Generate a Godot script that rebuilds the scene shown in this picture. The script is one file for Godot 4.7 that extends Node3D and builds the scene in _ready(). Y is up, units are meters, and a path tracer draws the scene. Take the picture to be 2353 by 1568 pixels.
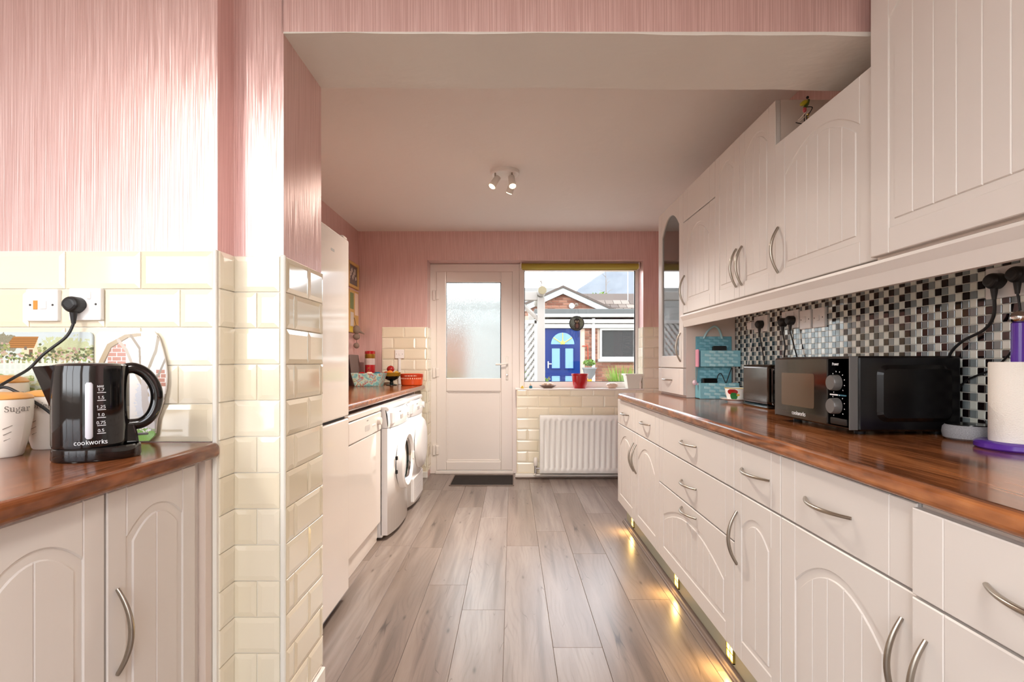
extends Node3D

# ---------------------------------------------------------------- mesh building
class B:
	var st := SurfaceTool.new()
	func _init() -> void:
		st.begin(Mesh.PRIMITIVE_TRIANGLES)
		st.set_smooth_group(-1)
	func grp(g: int) -> void:
		st.set_smooth_group(g)
	func tri(a: Vector3, b: Vector3, c: Vector3) -> void:
		st.add_vertex(a); st.add_vertex(c); st.add_vertex(b)
	func quad(a: Vector3, b: Vector3, c: Vector3, d: Vector3) -> void:
		tri(a, b, c); tri(a, c, d)
	func out_quad(a: Vector3, b: Vector3, c: Vector3, d: Vector3, ctr: Vector3) -> void:
		var n := (b - a).cross(c - a)
		if n.length_squared() < 1e-20:
			n = (c - a).cross(d - a)
		if n.dot((a + b + c + d) * 0.25 - ctr) >= 0.0:
			quad(a, b, c, d)
		else:
			quad(a, d, c, b)
	func out_tri(a: Vector3, b: Vector3, c: Vector3, ctr: Vector3) -> void:
		if (b - a).cross(c - a).dot((a + b + c) / 3.0 - ctr) >= 0.0:
			tri(a, b, c)
		else:
			tri(a, c, b)
	# box between two corners, edges chamfered by c
	func box(lo: Vector3, hi: Vector3, c := 0.0) -> void:
		var ctr := (lo + hi) * 0.5
		var h := (hi - lo) * 0.5
		c = minf(c, minf(h.x, minf(h.y, h.z)) * 0.9)
		for ax in 3:
			var u := (ax + 1) % 3
			var v := (ax + 2) % 3
			for s: float in [-1.0, 1.0]:
				var q: Array[Vector3] = []
				for e in [[-1, -1], [1, -1], [1, 1], [-1, 1]]:
					var p := Vector3.ZERO
					p[ax] = s * h[ax]; p[u] = e[0] * (h[u] - c); p[v] = e[1] * (h[v] - c)
					q.append(ctr + p)
				out_quad(q[0], q[1], q[2], q[3], ctr)
		if c <= 0.0:
			return
		for ax in 3:
			var u := (ax + 1) % 3
			var v := (ax + 2) % 3
			for su: float in [-1.0, 1.0]:
				for sv: float in [-1.0, 1.0]:
					var q: Array[Vector3] = []
					for e in [[-1, 0], [1, 0], [1, 1], [-1, 1]]:
						var p := Vector3.ZERO
						p[ax] = e[0] * (h[ax] - c)
						p[u] = su * (h[u] - (c if e[1] == 0 else 0.0))
						p[v] = sv * (h[v] - (c if e[1] == 1 else 0.0))
						q.append(ctr + p)
					out_quad(q[0], q[1], q[2], q[3], ctr)
		for sx: float in [-1.0, 1.0]:
			for sy: float in [-1.0, 1.0]:
				for sz: float in [-1.0, 1.0]:
					out_tri(ctr + Vector3(sx * h.x, sy * (h.y - c), sz * (h.z - c)), ctr + Vector3(sx * (h.x - c), sy * h.y, sz * (h.z - c)), ctr + Vector3(sx * (h.x - c), sy * (h.y - c), sz * h.z), ctr)
	func inset(p: PackedVector2Array, c: float) -> PackedVector2Array:
		var o := PackedVector2Array()
		var n := p.size()
		for i in n:
			var a := (p[i] - p[(i + n - 1) % n]).normalized()
			var b := (p[(i + 1) % n] - p[i]).normalized()
			var na := Vector2(-a.y, a.x)
			var nb := Vector2(-b.y, b.x)
			var m := na + nb
			var l := m.length_squared()
			o.append(p[i] + (m * (2.0 * c / l) if l > 0.15 else na * c))
		return o
	# counter-clockwise outline in xy, extruded from z0 to z1, front edge rounded by c
	func plate(p: PackedVector2Array, z0: float, z1: float, c := 0.0, steps := 1, round_back := false) -> void:
		var rings: Array = []
		if round_back and c > 0.0:
			for i in range(steps, 0, -1):
				var a := PI / 2 * i / steps
				rings.append([inset(p, c * (1.0 - cos(a))), z0 + c * (1.0 - sin(a))])
		rings.append([p, z0 + (c if round_back else 0.0)])
		if c > 0.0:
			for i in steps + 1:
				var a := PI / 2 * i / steps
				rings.append([inset(p, c * (1.0 - cos(a))), z1 - c * (1.0 - sin(a))])
		else:
			rings.append([p, z1])
		var n := p.size()
		for k in rings.size() - 1:
			var r0: PackedVector2Array = rings[k][0]
			var r1: PackedVector2Array = rings[k + 1][0]
			var za: float = rings[k][1]
			var zb: float = rings[k + 1][1]
			for i in n:
				var j := (i + 1) % n
				quad(Vector3(r0[i].x, r0[i].y, za), Vector3(r0[j].x, r0[j].y, za), Vector3(r1[j].x, r1[j].y, zb), Vector3(r1[i].x, r1[i].y, zb))
		for e in [0, 1]:
			var r: PackedVector2Array = rings[0][0] if e == 0 else rings[-1][0]
			var z: float = rings[0][1] if e == 0 else rings[-1][1]
			var t := Geometry2D.triangulate_polygon(r)
			for i in range(0, t.size(), 3):
				var a := Vector3(r[t[i]].x, r[t[i]].y, z)
				var b := Vector3(r[t[i + 1]].x, r[t[i + 1]].y, z)
				var d := Vector3(r[t[i + 2]].x, r[t[i + 2]].y, z)
				out_tri(a, b, d, (a + b + d) / 3.0 + Vector3(0, 0, 1.0 if e == 0 else -1.0))
	# profile of (radius, height) turned round y; sx, sz squash it
	func lathe(pr: Array, seg := 32, sx := 1.0, sz := 1.0, at := Vector3.ZERO) -> void:
		var g := 1
		for k in pr.size() - 1:
			var a: Vector2 = pr[k]
			var b: Vector2 = pr[k + 1]
			if k > 0 and absf((a - pr[k - 1]).angle_to(b - a)) > 0.6:
				g += 1
			st.set_smooth_group(g)
			for i in seg:
				var t0 := TAU * i / seg
				var t1 := TAU * (i + 1) / seg
				var p0 := Vector3(cos(t0) * sx, 0, -sin(t0) * sz)
				var p1 := Vector3(cos(t1) * sx, 0, -sin(t1) * sz)
				var q := [at + p0 * a.x + Vector3(0, a.y, 0), at + p1 * a.x + Vector3(0, a.y, 0), at + p1 * b.x + Vector3(0, b.y, 0), at + p0 * b.x + Vector3(0, b.y, 0)]
				if a.x > 1e-6: tri(q[0], q[1], q[2])
				if b.x > 1e-6: tri(q[0], q[2], q[3]) if a.x > 1e-6 else tri(q[0], q[2], q[3])
		st.set_smooth_group(-1)
	# tube along points; radii one number or one for each point; flat squashes it along `up`
	func tube(pts: Array, r, seg := 10, flat := 1.0, closed := false, up0 := Vector3.ZERO) -> void:
		var n := pts.size()
		var rings: Array = []
		var t0: Vector3 = (pts[1] - pts[0]).normalized()
		var up := up0 if up0 != Vector3.ZERO else (Vector3.UP if absf(t0.y) < 0.9 else Vector3.RIGHT)
		for i in n:
			var a: Vector3 = pts[(i + n - 1) % n] if closed else pts[maxi(i - 1, 0)]
			var b: Vector3 = pts[(i + 1) % n] if closed else pts[mini(i + 1, n - 1)]
			var t := (b - a).normalized()
			up = (up - t * up.dot(t)).normalized()
			var side := t.cross(up)
			var rr: float = r[i] if r is Array else r
			var ring: Array[Vector3] = []
			for k in seg:
				var w := TAU * k / seg
				ring.append(pts[i] + side * cos(w) * rr + up * sin(w) * rr * flat)
			rings.append(ring)
		st.set_smooth_group(1)
		for i in (n if closed else n - 1):
			var ra: Array[Vector3] = rings[i]
			var rb: Array[Vector3] = rings[(i + 1) % n]
			for k in seg:
				var k2 := (k + 1) % seg
				out_quad(ra[k], ra[k2], rb[k2], rb[k], (pts[i] + pts[(i + 1) % n]) * 0.5)
		if not closed:
			st.set_smooth_group(2)
			for e in [0, n - 1]:
				var rg: Array[Vector3] = rings[e]
				var inside: Vector3 = pts[1] if e == 0 else pts[n - 2]
				for k in seg:
					out_tri(pts[e], rg[k], rg[(k + 1) % seg], inside)
		st.set_smooth_group(-1)
	func ball(c: Vector3, r: Vector3, seg := 20, rows := 12) -> void:
		var pr := []
		for i in rows + 1:
			var a := PI * i / rows
			pr.append(Vector2(sin(a) if i > 0 and i < rows else 0.0, -cos(a)))
		st.set_smooth_group(1)
		for k in rows:
			for i in seg:
				var t := [TAU * i / seg, TAU * (i + 1) / seg]
				var f := func(w: float, p: Vector2) -> Vector3: return c + Vector3(cos(w) * p.x, p.y, -sin(w) * p.x) * r
				var a: Vector3 = f.call(t[0], pr[k])
				var b: Vector3 = f.call(t[1], pr[k])
				var d: Vector3 = f.call(t[1], pr[k + 1])
				var e: Vector3 = f.call(t[0], pr[k + 1])
				if pr[k].x > 0: tri(a, b, d)
				if pr[k + 1].x > 0: tri(a, d, e)
		st.set_smooth_group(-1)
	func done() -> ArrayMesh:
		st.generate_normals()
		return st.commit()

var M := {}
var taken := {}
var rng := RandomNumberGenerator.new()
var tile_meshes := {}
var door_meshes := {}
var handle_mesh: ArrayMesh

func rect(x0: float, y0: float, x1: float, y1: float) -> PackedVector2Array:
	return PackedVector2Array([Vector2(x0, y0), Vector2(x1, y0), Vector2(x1, y1), Vector2(x0, y1)])

func round_rect(x0: float, y0: float, x1: float, y1: float, r: float, n := 5) -> PackedVector2Array:
	var o := PackedVector2Array()
	var cs := [[Vector2(x1 - r, y0 + r), -PI / 2], [Vector2(x1 - r, y1 - r), 0.0], [Vector2(x0 + r, y1 - r), PI / 2], [Vector2(x0 + r, y0 + r), PI]]
	for c in cs:
		for i in n + 1:
			o.append(c[0] + Vector2.from_angle(c[1] + PI / 2 * i / n) * r)
	return o

func disc(x: float, y: float, rx: float, ry: float, n := 32) -> PackedVector2Array:
	var o := PackedVector2Array()
	for i in n:
		o.append(Vector2(x + cos(TAU * i / n) * rx, y + sin(TAU * i / n) * ry))
	return o

func boxm(size: Vector3, c := 0.0) -> ArrayMesh:
	var b := B.new(); b.box(-size / 2, size / 2, c); return b.done()

func boxat(lo: Vector3, hi: Vector3, c := 0.0) -> ArrayMesh:
	var b := B.new(); b.box(lo, hi, c); return b.done()

func tubem(pts: Array, r, seg := 10, flat := 1.0, closed := false, up0 := Vector3.ZERO) -> ArrayMesh:
	var b := B.new(); b.tube(pts, r, seg, flat, closed, up0); return b.done()

func lathem(pr: Array, seg := 36, sx := 1.0, sz := 1.0) -> ArrayMesh:
	var b := B.new(); b.lathe(pr, seg, sx, sz); return b.done()

func platem(p: PackedVector2Array, z0: float, z1: float, c := 0.0, steps := 1, back := false) -> ArrayMesh:
	var b := B.new(); b.plate(p, z0, z1, c, steps, back); return b.done()

func smooth_path(pts: Array, n := 8) -> Array:
	var c := Curve3D.new()
	for i in pts.size():
		var a: Vector3 = pts[maxi(i - 1, 0)]
		var b: Vector3 = pts[mini(i + 1, pts.size() - 1)]
		var t := (b - a) / 6.0
		c.add_point(pts[i], -t, t)
	var o := []
	for i in (pts.size() - 1) * n + 1:
		o.append(c.sample(i / n if i / n < pts.size() - 1 else pts.size() - 2, float(i % n) / n if i / n < pts.size() - 1 else 1.0))
	return o

# ---------------------------------------------------------------- nodes
func numbered(called: String) -> String:
	var n: int = taken.get(called, 0)
	taken[called] = n + 1
	return called if n == 0 else "%s_%03d" % [called, n]

func tag(o: Node, label: String, category: String, group := "") -> void:
	o.set_meta("label", label); o.set_meta("category", category)
	if group: o.set_meta("group", group)

func thing(called: String, label: String, category: String, at := Vector3.ZERO, turn := 0.0, group := "") -> Node3D:
	var o := Node3D.new(); o.name = numbered(called); add_child(o)
	o.position = at; o.rotation.y = turn
	tag(o, label, category, group)
	return o

func one(called: String, m: Mesh, mat: Material, label: String, category: String, at := Vector3.ZERO, turn := 0.0, group := "") -> MeshInstance3D:
	var o := MeshInstance3D.new(); o.name = numbered(called); o.mesh = m; o.material_override = mat; add_child(o)
	o.position = at; o.rotation.y = turn
	tag(o, label, category, group)
	return o

func part(parent: Node, called: String, m: Mesh, mat: Material, at := Vector3.ZERO, rot := Vector3.ZERO) -> MeshInstance3D:
	var o := MeshInstance3D.new(); o.name = called; o.mesh = m; o.material_override = mat
	parent.add_child(o, true)
	o.position = at; o.rotation = rot
	return o

func struct(called: String, m: Mesh, mat: Material, label: String) -> MeshInstance3D:
	var o := MeshInstance3D.new(); o.name = numbered(called); o.mesh = m; o.material_override = mat; add_child(o)
	o.set_meta("kind", "structure"); o.set_meta("label", label)
	return o

func lettering(parent: Node, words: String, height: float, mat: Material, at: Vector3, rot := Vector3.ZERO, font := "Droid Sans") -> MeshInstance3D:
	var t := TextMesh.new()
	var f := SystemFont.new(); f.font_names = PackedStringArray([font])
	t.font = f; t.text = words; t.font_size = 32; t.pixel_size = height / 23.0; t.depth = 0.0006; t.curve_step = 1.0
	return part(parent, "lettering", t, mat, at, rot)

# ---------------------------------------------------------------- materials
func rgb(r: float, g: float, b: float) -> Color:
	return Color(r / 255.0, g / 255.0, b / 255.0)

func mat(called: String, c: Color, rough := 0.5, metal := 0.0, spec := 0.5) -> StandardMaterial3D:
	var m := StandardMaterial3D.new()
	m.resource_name = called; m.albedo_color = c; m.roughness = rough; m.metallic = metal; m.metallic_specular = spec
	M[called] = m
	return m

func noise_tex(seed_: int, freq: float, stops: Array, colors: Array, size := 512, oct := 4, normal := false, bump := 4.0, warp := 0.0) -> NoiseTexture2D:
	var n := FastNoiseLite.new()
	n.seed = seed_; n.frequency = freq; n.fractal_octaves = oct; n.noise_type = FastNoiseLite.TYPE_SIMPLEX_SMOOTH
	if warp > 0.0:
		n.domain_warp_enabled = true; n.domain_warp_amplitude = warp; n.domain_warp_frequency = freq
	var t := NoiseTexture2D.new()
	t.width = size; t.height = size; t.seamless = true; t.noise = n
	if normal:
		t.as_normal_map = true; t.bump_strength = bump
	else:
		var g := Gradient.new()
		g.offsets = PackedFloat32Array(stops); g.colors = PackedColorArray(colors)
		t.color_ramp = g
	return t

func tri(m: StandardMaterial3D, scale_: Vector3, world := true) -> void:
	m.uv1_triplanar = true; m.uv1_world_triplanar = world; m.uv1_scale = scale_

func fract(x: float) -> float:
	return x - floorf(x)

func plank_texture(seed_: int, base: Color, dark: Color, pale: Color) -> ImageTexture:
	var w := 224
	var h := 1280
	var n1 := FastNoiseLite.new(); n1.seed = seed_; n1.frequency = 1.0; n1.fractal_octaves = 3
	var n2 := FastNoiseLite.new(); n2.seed = seed_ + 7; n2.frequency = 1.0; n2.fractal_octaves = 2
	var im := Image.create(w, h, false, Image.FORMAT_RGB8)
	var knots := []
	var r := RandomNumberGenerator.new(); r.seed = seed_
	for i in 1 + seed_ % 2:
		knots.append(Vector2(r.randf_range(0.03, 0.165), r.randf_range(0.1, 1.25)))
	var centre := r.randf_range(0.05, 0.14)
	for y in h:
		for x in w:
			var u := 0.195 * x / w
			var v := 1.38 * y / h
			var a := n1.get_noise_2d(u * 10.0, v * 0.9)
			var wob := n2.get_noise_2d(u * 3.0 + 31.0, v * 1.3) * 0.045
			var kn := 0.0
			for k: Vector2 in knots:
				var dd := Vector2(u - k.x, (v - k.y) * 0.3).length()
				kn = maxf(kn, exp(-dd * dd / 0.00003))
				wob += 0.016 * exp(-dd * dd / 0.0007) * signf(u - k.x)
			var ring := absf(u - centre + wob) * 105.0 + v * 2.0
			var cath := pow(0.5 + 0.5 * sin(ring * PI + a * 2.0), 4.0) * clampf(0.5 + n2.get_noise_2d(u * 8.0, v * 2.0 + 70.0) * 1.6, 0.0, 1.0)
			var fine := n1.get_noise_2d(u * 420.0, v * 7.0)
			var crack := pow(maxf(0.0, 1.0 - absf(n2.get_noise_2d(u * 14.0 + 9.0, v * 1.5 + 4.0)) * 26.0), 2.0) * clampf(n1.get_noise_2d(u * 9.0 + 5.0, v * 2.4 + 80.0) * 3.0 - 0.35, 0.0, 1.0)
			var streak := clampf(n2.get_noise_2d(u * 13.0 + 9.0, v * 0.8 + 4.0) * 2.2 - 0.5, 0.0, 1.0)
			var c := base.lerp(pale, clampf(0.5 + a * 1.4, 0.0, 1.0))
			c = c.lerp(dark, clampf(cath * 0.15 + streak * 0.3 + kn * 0.75 + crack * 0.8 + maxf(0.0, fine) * 0.22, 0.0, 1.0))
			im.set_pixel(x, y, c)
	return ImageTexture.create_from_image(im)

func walnut_texture() -> ImageTexture:
	var s := 768
	var n1 := FastNoiseLite.new(); n1.seed = 5; n1.frequency = 0.006; n1.fractal_octaves = 3
	var n2 := FastNoiseLite.new(); n2.seed = 11; n2.frequency = 0.03; n2.fractal_octaves = 4
	var a := n1.get_seamless_image(s, s)
	var f := n2.get_seamless_image(s, s)
	var im := Image.create(s, s, false, Image.FORMAT_RGB8)
	var g := Gradient.new()
	g.offsets = PackedFloat32Array([0.0, 0.3, 0.5, 0.7, 1.0])
	g.colors = PackedColorArray([rgb(84, 46, 26), rgb(116, 68, 39), rgb(146, 88, 51), rgb(170, 106, 62), rgb(190, 126, 78)])
	for y in s:
		for x in s:
			var v := a.get_pixel(x, y).r
			var w := f.get_pixel((x * 3) % s, y).r
			var band := 0.5 + 0.5 * sin(v * 26.0)
			im.set_pixel(x, y, g.sample(clampf(v * 0.5 + band * 0.26 + (w - 0.5) * 0.48 + 0.12, 0.0, 1.0)))
	return ImageTexture.create_from_image(im)

func make_materials() -> void:
	# wallpaper: pearly pink with fine upright strands
	var m := mat("wallpaper", Color.WHITE, 0.34, 0.45, 0.5)
	m.albedo_texture = noise_tex(3, 0.06, [0.25, 0.5, 0.75], [rgb(214, 176, 170), rgb(223, 187, 182), rgb(232, 199, 194)], 512, 3)
	m.normal_enabled = true; m.normal_scale = 0.26
	m.normal_texture = noise_tex(9, 0.06, [], [], 512, 3, true, 3.0)
	m.clearcoat_enabled = true; m.clearcoat = 0.1; m.clearcoat_roughness = 0.33
	tri(m, Vector3(6.0, 0.07, 6.0))
	m = mat("ceiling", rgb(232, 226, 220), 0.75)
	m.normal_enabled = true; m.normal_scale = 0.25; m.normal_texture = noise_tex(21, 0.02, [], [], 512, 4, true, 3.0)
	tri(m, Vector3(0.8, 0.8, 0.8))
	m = mat("soffit", rgb(224, 218, 210), 0.45)
	m.normal_enabled = true; m.normal_scale = 0.35; m.normal_texture = noise_tex(23, 0.012, [], [], 512, 4, true, 4.0)
	tri(m, Vector3(0.9, 0.9, 1.8))
	mat("grout", rgb(232, 228, 218), 0.8)
	mat("plaster", rgb(222, 214, 204), 0.8)
	for i in 3:
		m = mat("tile%d" % i, [rgb(236, 226, 203), rgb(232, 221, 196), rgb(239, 230, 209)][i], 0.08, 0.0, 0.65)
		m.clearcoat_enabled = true; m.clearcoat = 0.4; m.clearcoat_roughness = 0.05
		m.normal_enabled = true; m.normal_scale = 0.12; m.normal_texture = noise_tex(40 + i, 0.006, [], [], 256, 2, true, 2.0)
		tri(m, Vector3(2, 2, 2), false)
	# planks
	var tones := [[rgb(158, 142, 132), rgb(92, 79, 71), rgb(176, 160, 150)], [rgb(164, 149, 140), rgb(100, 87, 79), rgb(184, 170, 161)], [rgb(150, 133, 122), rgb(86, 73, 65), rgb(168, 151, 140)], [rgb(156, 139, 128), rgb(92, 77, 70), rgb(174, 157, 146)], [rgb(168, 154, 146), rgb(106, 93, 85), rgb(188, 175, 167)]]
	for i in 5:
		m = mat("plank%d" % i, rgb(204, 201, 200), 0.29, 0.0, 0.5)
		m.albedo_texture = plank_texture(100 + i * 13, tones[i][0], tones[i][1], tones[i][2])
	m = mat("walnut", Color.WHITE, 0.13, 0.0, 0.5)
	m.albedo_texture = walnut_texture()
	tri(m, Vector3(1.3, 1.3, 0.16))
	m.uv1_triplanar_sharpness = 4.0
	m = mat("walnut_cross", rgb(222, 212, 208), 0.15, 0.0, 0.5)
	m.albedo_texture = M.walnut.albedo_texture
	tri(m, Vector3(1.3, 1.3, 0.2))
	m.uv1_offset = Vector3(0.4, 0.2, 0.1)
	m = mat("unit", rgb(220, 213, 207), 0.42, 0.0, 0.5)
	mat("carcass", rgb(222, 206, 194), 0.5)
	mat("plinth", rgb(170, 170, 148), 0.4)
	m = mat("bead", rgb(116, 100, 90), 0.4)
	mat("steel", rgb(168, 160, 149), 0.3, 1.0)
	mat("chrome", rgb(214, 214, 214), 0.12, 1.0)
	mat("upvc", rgb(240, 232, 226), 0.22, 0.0, 0.5)
	mat("white_paint", rgb(238, 234, 228), 0.35)
	mat("appliance", rgb(229, 219, 212), 0.07, 0.0, 0.55)
	mat("appliance_white", rgb(240, 238, 238), 0.16, 0.0, 0.55)
	mat("appliance_grey", rgb(196, 190, 186), 0.3)
	mat("socket", rgb(242, 240, 238), 0.25)
	mat("switch_mark", rgb(206, 142, 58), 0.4)
	mat("screw", rgb(70, 66, 62), 0.4, 0.6)
	mat("rubber", rgb(28, 28, 29), 0.45)
	mat("dark_gap", rgb(40, 35, 32), 0.7)
	mat("gloss_black", rgb(14, 13, 14), 0.07, 0.0, 0.6)
	mat("black_plastic", rgb(13, 12, 13), 0.2, 0.0, 0.4)
	mat("grey_plastic", rgb(92, 90, 88), 0.3)
	mat("print_white", rgb(236, 236, 238), 0.5)
	mat("print_grey", rgb(150, 145, 140), 0.5)
	mat("pen", rgb(136, 126, 116), 0.6)
	mat("ceramic", rgb(236, 226, 214), 0.22)
	mat("ceramic_white", rgb(244, 242, 238), 0.15)
	mat("lid_wood", rgb(218, 156, 84), 0.4)
	mat("leaf_print", rgb(140, 170, 90), 0.4)
	m = mat("pane", Color(0.2, 0.22, 0.22, 0.0), 0.02, 0.0, 0.5)
	m.transparency = BaseMaterial3D.TRANSPARENCY_ALPHA
	m = mat("frosted", Color(0.93, 0.97, 0.97, 0.04), 0.22)
	m.refraction_enabled = true; m.refraction_scale = 0.04
	m.normal_enabled = true; m.normal_scale = 1.0; m.normal_texture = noise_tex(61, 0.03, [], [], 512, 3, true, 6.0)
	tri(m, Vector3(5.0, 1.4, 5.0))
	m = mat("smoked_pane", Color(0.16, 0.17, 0.16, 0.45), 0.03, 0.0, 0.9)
	m.transparency = BaseMaterial3D.TRANSPARENCY_ALPHA
	m = mat("seal", rgb(44, 46, 46), 0.6)
	m = mat("blind", rgb(176, 160, 66), 0.7)
	m = mat("doormat", rgb(46, 40, 36), 0.95)
	m.normal_enabled = true; m.normal_texture = noise_tex(66, 0.2, [], [], 256, 2, true, 8.0)
	tri(m, Vector3(6, 6, 6))
	mat("radiator", rgb(238, 238, 236), 0.3)
	mat("red_glaze", rgb(178, 10, 22), 0.12, 0.0, 0.6)
	mat("orange_glaze", rgb(216, 82, 32), 0.25)
	mat("orange_deep", rgb(186, 54, 20), 0.3)
	mat("purple", rgb(92, 50, 160), 0.2)
	m = mat("paper", rgb(240, 234, 224), 0.9)
	m.normal_enabled = true; m.normal_scale = 0.6; m.normal_texture = noise_tex(71, 0.12, [], [], 256, 2, true, 4.0)
	tri(m, Vector3(8, 8, 8))
	m = mat("speaker_cloth", Color.WHITE, 0.9)
	m.albedo_texture = noise_tex(73, 0.3, [0.3, 0.7], [rgb(120, 120, 124), rgb(164, 164, 168)], 256, 2)
	tri(m, Vector3(6, 6, 6), false)
	m = mat("weave0", rgb(142, 200, 213), 0.45)  # weave tones lightened to make up for weak light under the wall units
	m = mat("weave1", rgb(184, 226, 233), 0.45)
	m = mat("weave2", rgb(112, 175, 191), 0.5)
	mat("pink_plastic", rgb(222, 156, 178), 0.35)
	mat("cork", rgb(206, 166, 104), 0.8)
	mat("photo_dark", rgb(110, 98, 96), 0.5)
	mat("photo_pale", rgb(206, 196, 186), 0.5)
	mat("photo_green", rgb(110, 128, 76), 0.5)
	mat("note", rgb(232, 206, 186), 0.7)
	mat("note_yellow", rgb(206, 176, 58), 0.7)
	mat("slate", rgb(120, 104, 98), 0.5)
	mat("felt_grey", rgb(138, 118, 106), 0.9)
	mat("jar_red", rgb(168, 20, 26), 0.2)
	mat("jar_glass", rgb(196, 176, 172), 0.1)
	mat("gold", rgb(176, 138, 62), 0.3, 1.0)
	mat("fruit_red", rgb(160, 26, 22), 0.3)
	mat("fruit_orange", rgb(228, 130, 30), 0.45)
	mat("fruit_yellow", rgb(210, 168, 60), 0.4)
	mat("dark_glass", rgb(18, 30, 28), 0.08, 0.0, 0.6)
	mat("amber", rgb(150, 108, 30), 0.2)
	m = mat("turquoise", Color.WHITE, 0.35)
	m.albedo_texture = noise_tex(81, 0.02, [0.2, 0.4, 0.52, 0.6, 0.66, 0.85], [rgb(120, 186, 188), rgb(176, 214, 206), rgb(206, 226, 210), rgb(190, 210, 160), rgb(196, 96, 104), rgb(160, 206, 206)], 256, 3)
	tri(m, Vector3(3.5, 3.5, 3.5), false)
	mat("shell", rgb(224, 196, 176), 0.4)
	mat("shell_dark", rgb(118, 96, 84), 0.5)
	mat("cream_pot", rgb(232, 230, 218), 0.4)
	mat("trinket_yellow", rgb(208, 176, 60), 0.4)
	mat("trinket_teal", rgb(20, 104, 128), 0.3)
	mat("green_trim", rgb(170, 180, 60), 0.5)
	mat("orn_green", rgb(70, 84, 26), 0.35)
	mat("orn_yellow", rgb(168, 150, 30), 0.35)
	mat("orn_red", rgb(176, 66, 70), 0.4)
	mat("orn_white", rgb(226, 208, 196), 0.4)
	mat("wire", rgb(30, 20, 14), 0.4, 0.5)
	mat("brass", rgb(190, 170, 96), 0.25, 1.0)
	m = mat("bulb", rgb(255, 236, 190), 0.4)
	m.emission_enabled = true; m.emission = rgb(255, 226, 170); m.emission_energy_multiplier = 9.0
	m = mat("plinth_glow", rgb(255, 240, 190), 0.4)
	m.emission_enabled = true; m.emission = rgb(255, 232, 160); m.emission_energy_multiplier = 2.2
	m = mat("fill_lamp_glow", rgb(255, 250, 240), 0.4)  # glowing face of the added fill lights
	m.emission_enabled = true; m.emission = rgb(255, 244, 228); m.emission_energy_multiplier = 2.0
	mat("smoked_reflect_brown", rgb(88, 70, 56), 0.1, 0.0, 0.5)  # brown stands in for the room reflected in the microwave window
	mat("smoked_chrome", rgb(70, 62, 56), 0.12, 1.0)
	mat("log_end", rgb(128, 118, 92), 0.9)
	mat("gauge", rgb(206, 206, 214), 0.3)
	mat("bird_green", rgb(24, 110, 48), 0.3)
	mat("pearl_pink", rgb(226, 200, 212), 0.2)
	# mosaic glass
	mat("mosaic_white", rgb(236, 240, 230), 0.07, 0.0, 0.6)
	mat("mosaic_grey", rgb(140, 150, 152), 0.07, 0.0, 0.6)
	mat("mosaic_black", rgb(26, 18, 20), 0.06, 0.0, 0.6)
	mat("mosaic_grout", rgb(232, 230, 222), 0.8)
	# outdoors
	for i in 3:
		mat("brick%d" % i, [rgb(124, 84, 68), rgb(110, 72, 58), rgb(138, 98, 80)][i], 0.9)
	mat("mortar", rgb(176, 158, 142), 0.95)
	mat("felt", rgb(88, 90, 88), 0.9)
	mat("out_white", rgb(178, 178, 174), 0.5)
	mat("out_timber", rgb(156, 152, 145), 0.8)
	mat("blue_door", rgb(16, 40, 92), 0.4)
	mat("blue_pane", rgb(104, 138, 168), 0.25)
	mat("yellow_lead", rgb(180, 170, 84), 0.4)
	m = mat("obscure_dark", Color.WHITE, 0.3)
	m.albedo_texture = noise_tex(91, 0.15, [0.3, 0.7], [rgb(34, 36, 36), rgb(66, 68, 66)], 256, 2)
	tri(m, Vector3(1, 1, 1))
	for i in 3:
		mat("roof_tile%d" % i, [rgb(104, 94, 86), rgb(88, 79, 73), rgb(120, 110, 101)][i], 0.9)
	mat("pale_roof", rgb(118, 116, 112), 0.9)
	m = mat("hill", Color.WHITE, 1.0)
	m.albedo_texture = noise_tex(95, 0.02, [0.3, 0.7], [rgb(98, 102, 107), rgb(108, 112, 116)], 256, 4)  # distance haze is painted into the hill colour
	tri(m, Vector3(0.004, 0.004, 0.004))
	mat("leaf0", rgb(72, 98, 38), 0.6)
	mat("leaf1", rgb(100, 128, 50), 0.6)
	mat("leaf2", rgb(120, 118, 66), 0.7)
	mat("twig", rgb(120, 104, 88), 0.9)
	mat("urn", rgb(112, 112, 112), 0.6)
	mat("marigold", rgb(220, 140, 30), 0.6)
	m = mat("paving", Color.WHITE, 0.9)
	m.albedo_texture = noise_tex(97, 0.05, [0.2, 0.8], [rgb(130, 125, 116), rgb(152, 146, 137)], 256, 4)
	tri(m, Vector3(0.5, 0.5, 0.5))
	for k in ["brick0", "brick1", "brick2", "mortar", "felt", "out_white", "out_timber", "blue_door", "blue_pane", "yellow_lead", "obscure_dark", "roof_tile0", "roof_tile1", "roof_tile2", "pale_roof", "hill", "leaf0", "leaf1", "leaf2", "twig", "urn", "marigold", "paving"]:
		M[k].metallic_specular = 0.2
	m = mat("sun_catcher", Color.WHITE, 0.2)
	m.albedo_texture = owl_print()
	m = mat("cottage_a", Color.WHITE, 0.12); m.albedo_texture = cottage_print()
	m = mat("cottage_b", Color.WHITE, 0.12); m.albedo_texture = tree_print()

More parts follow.
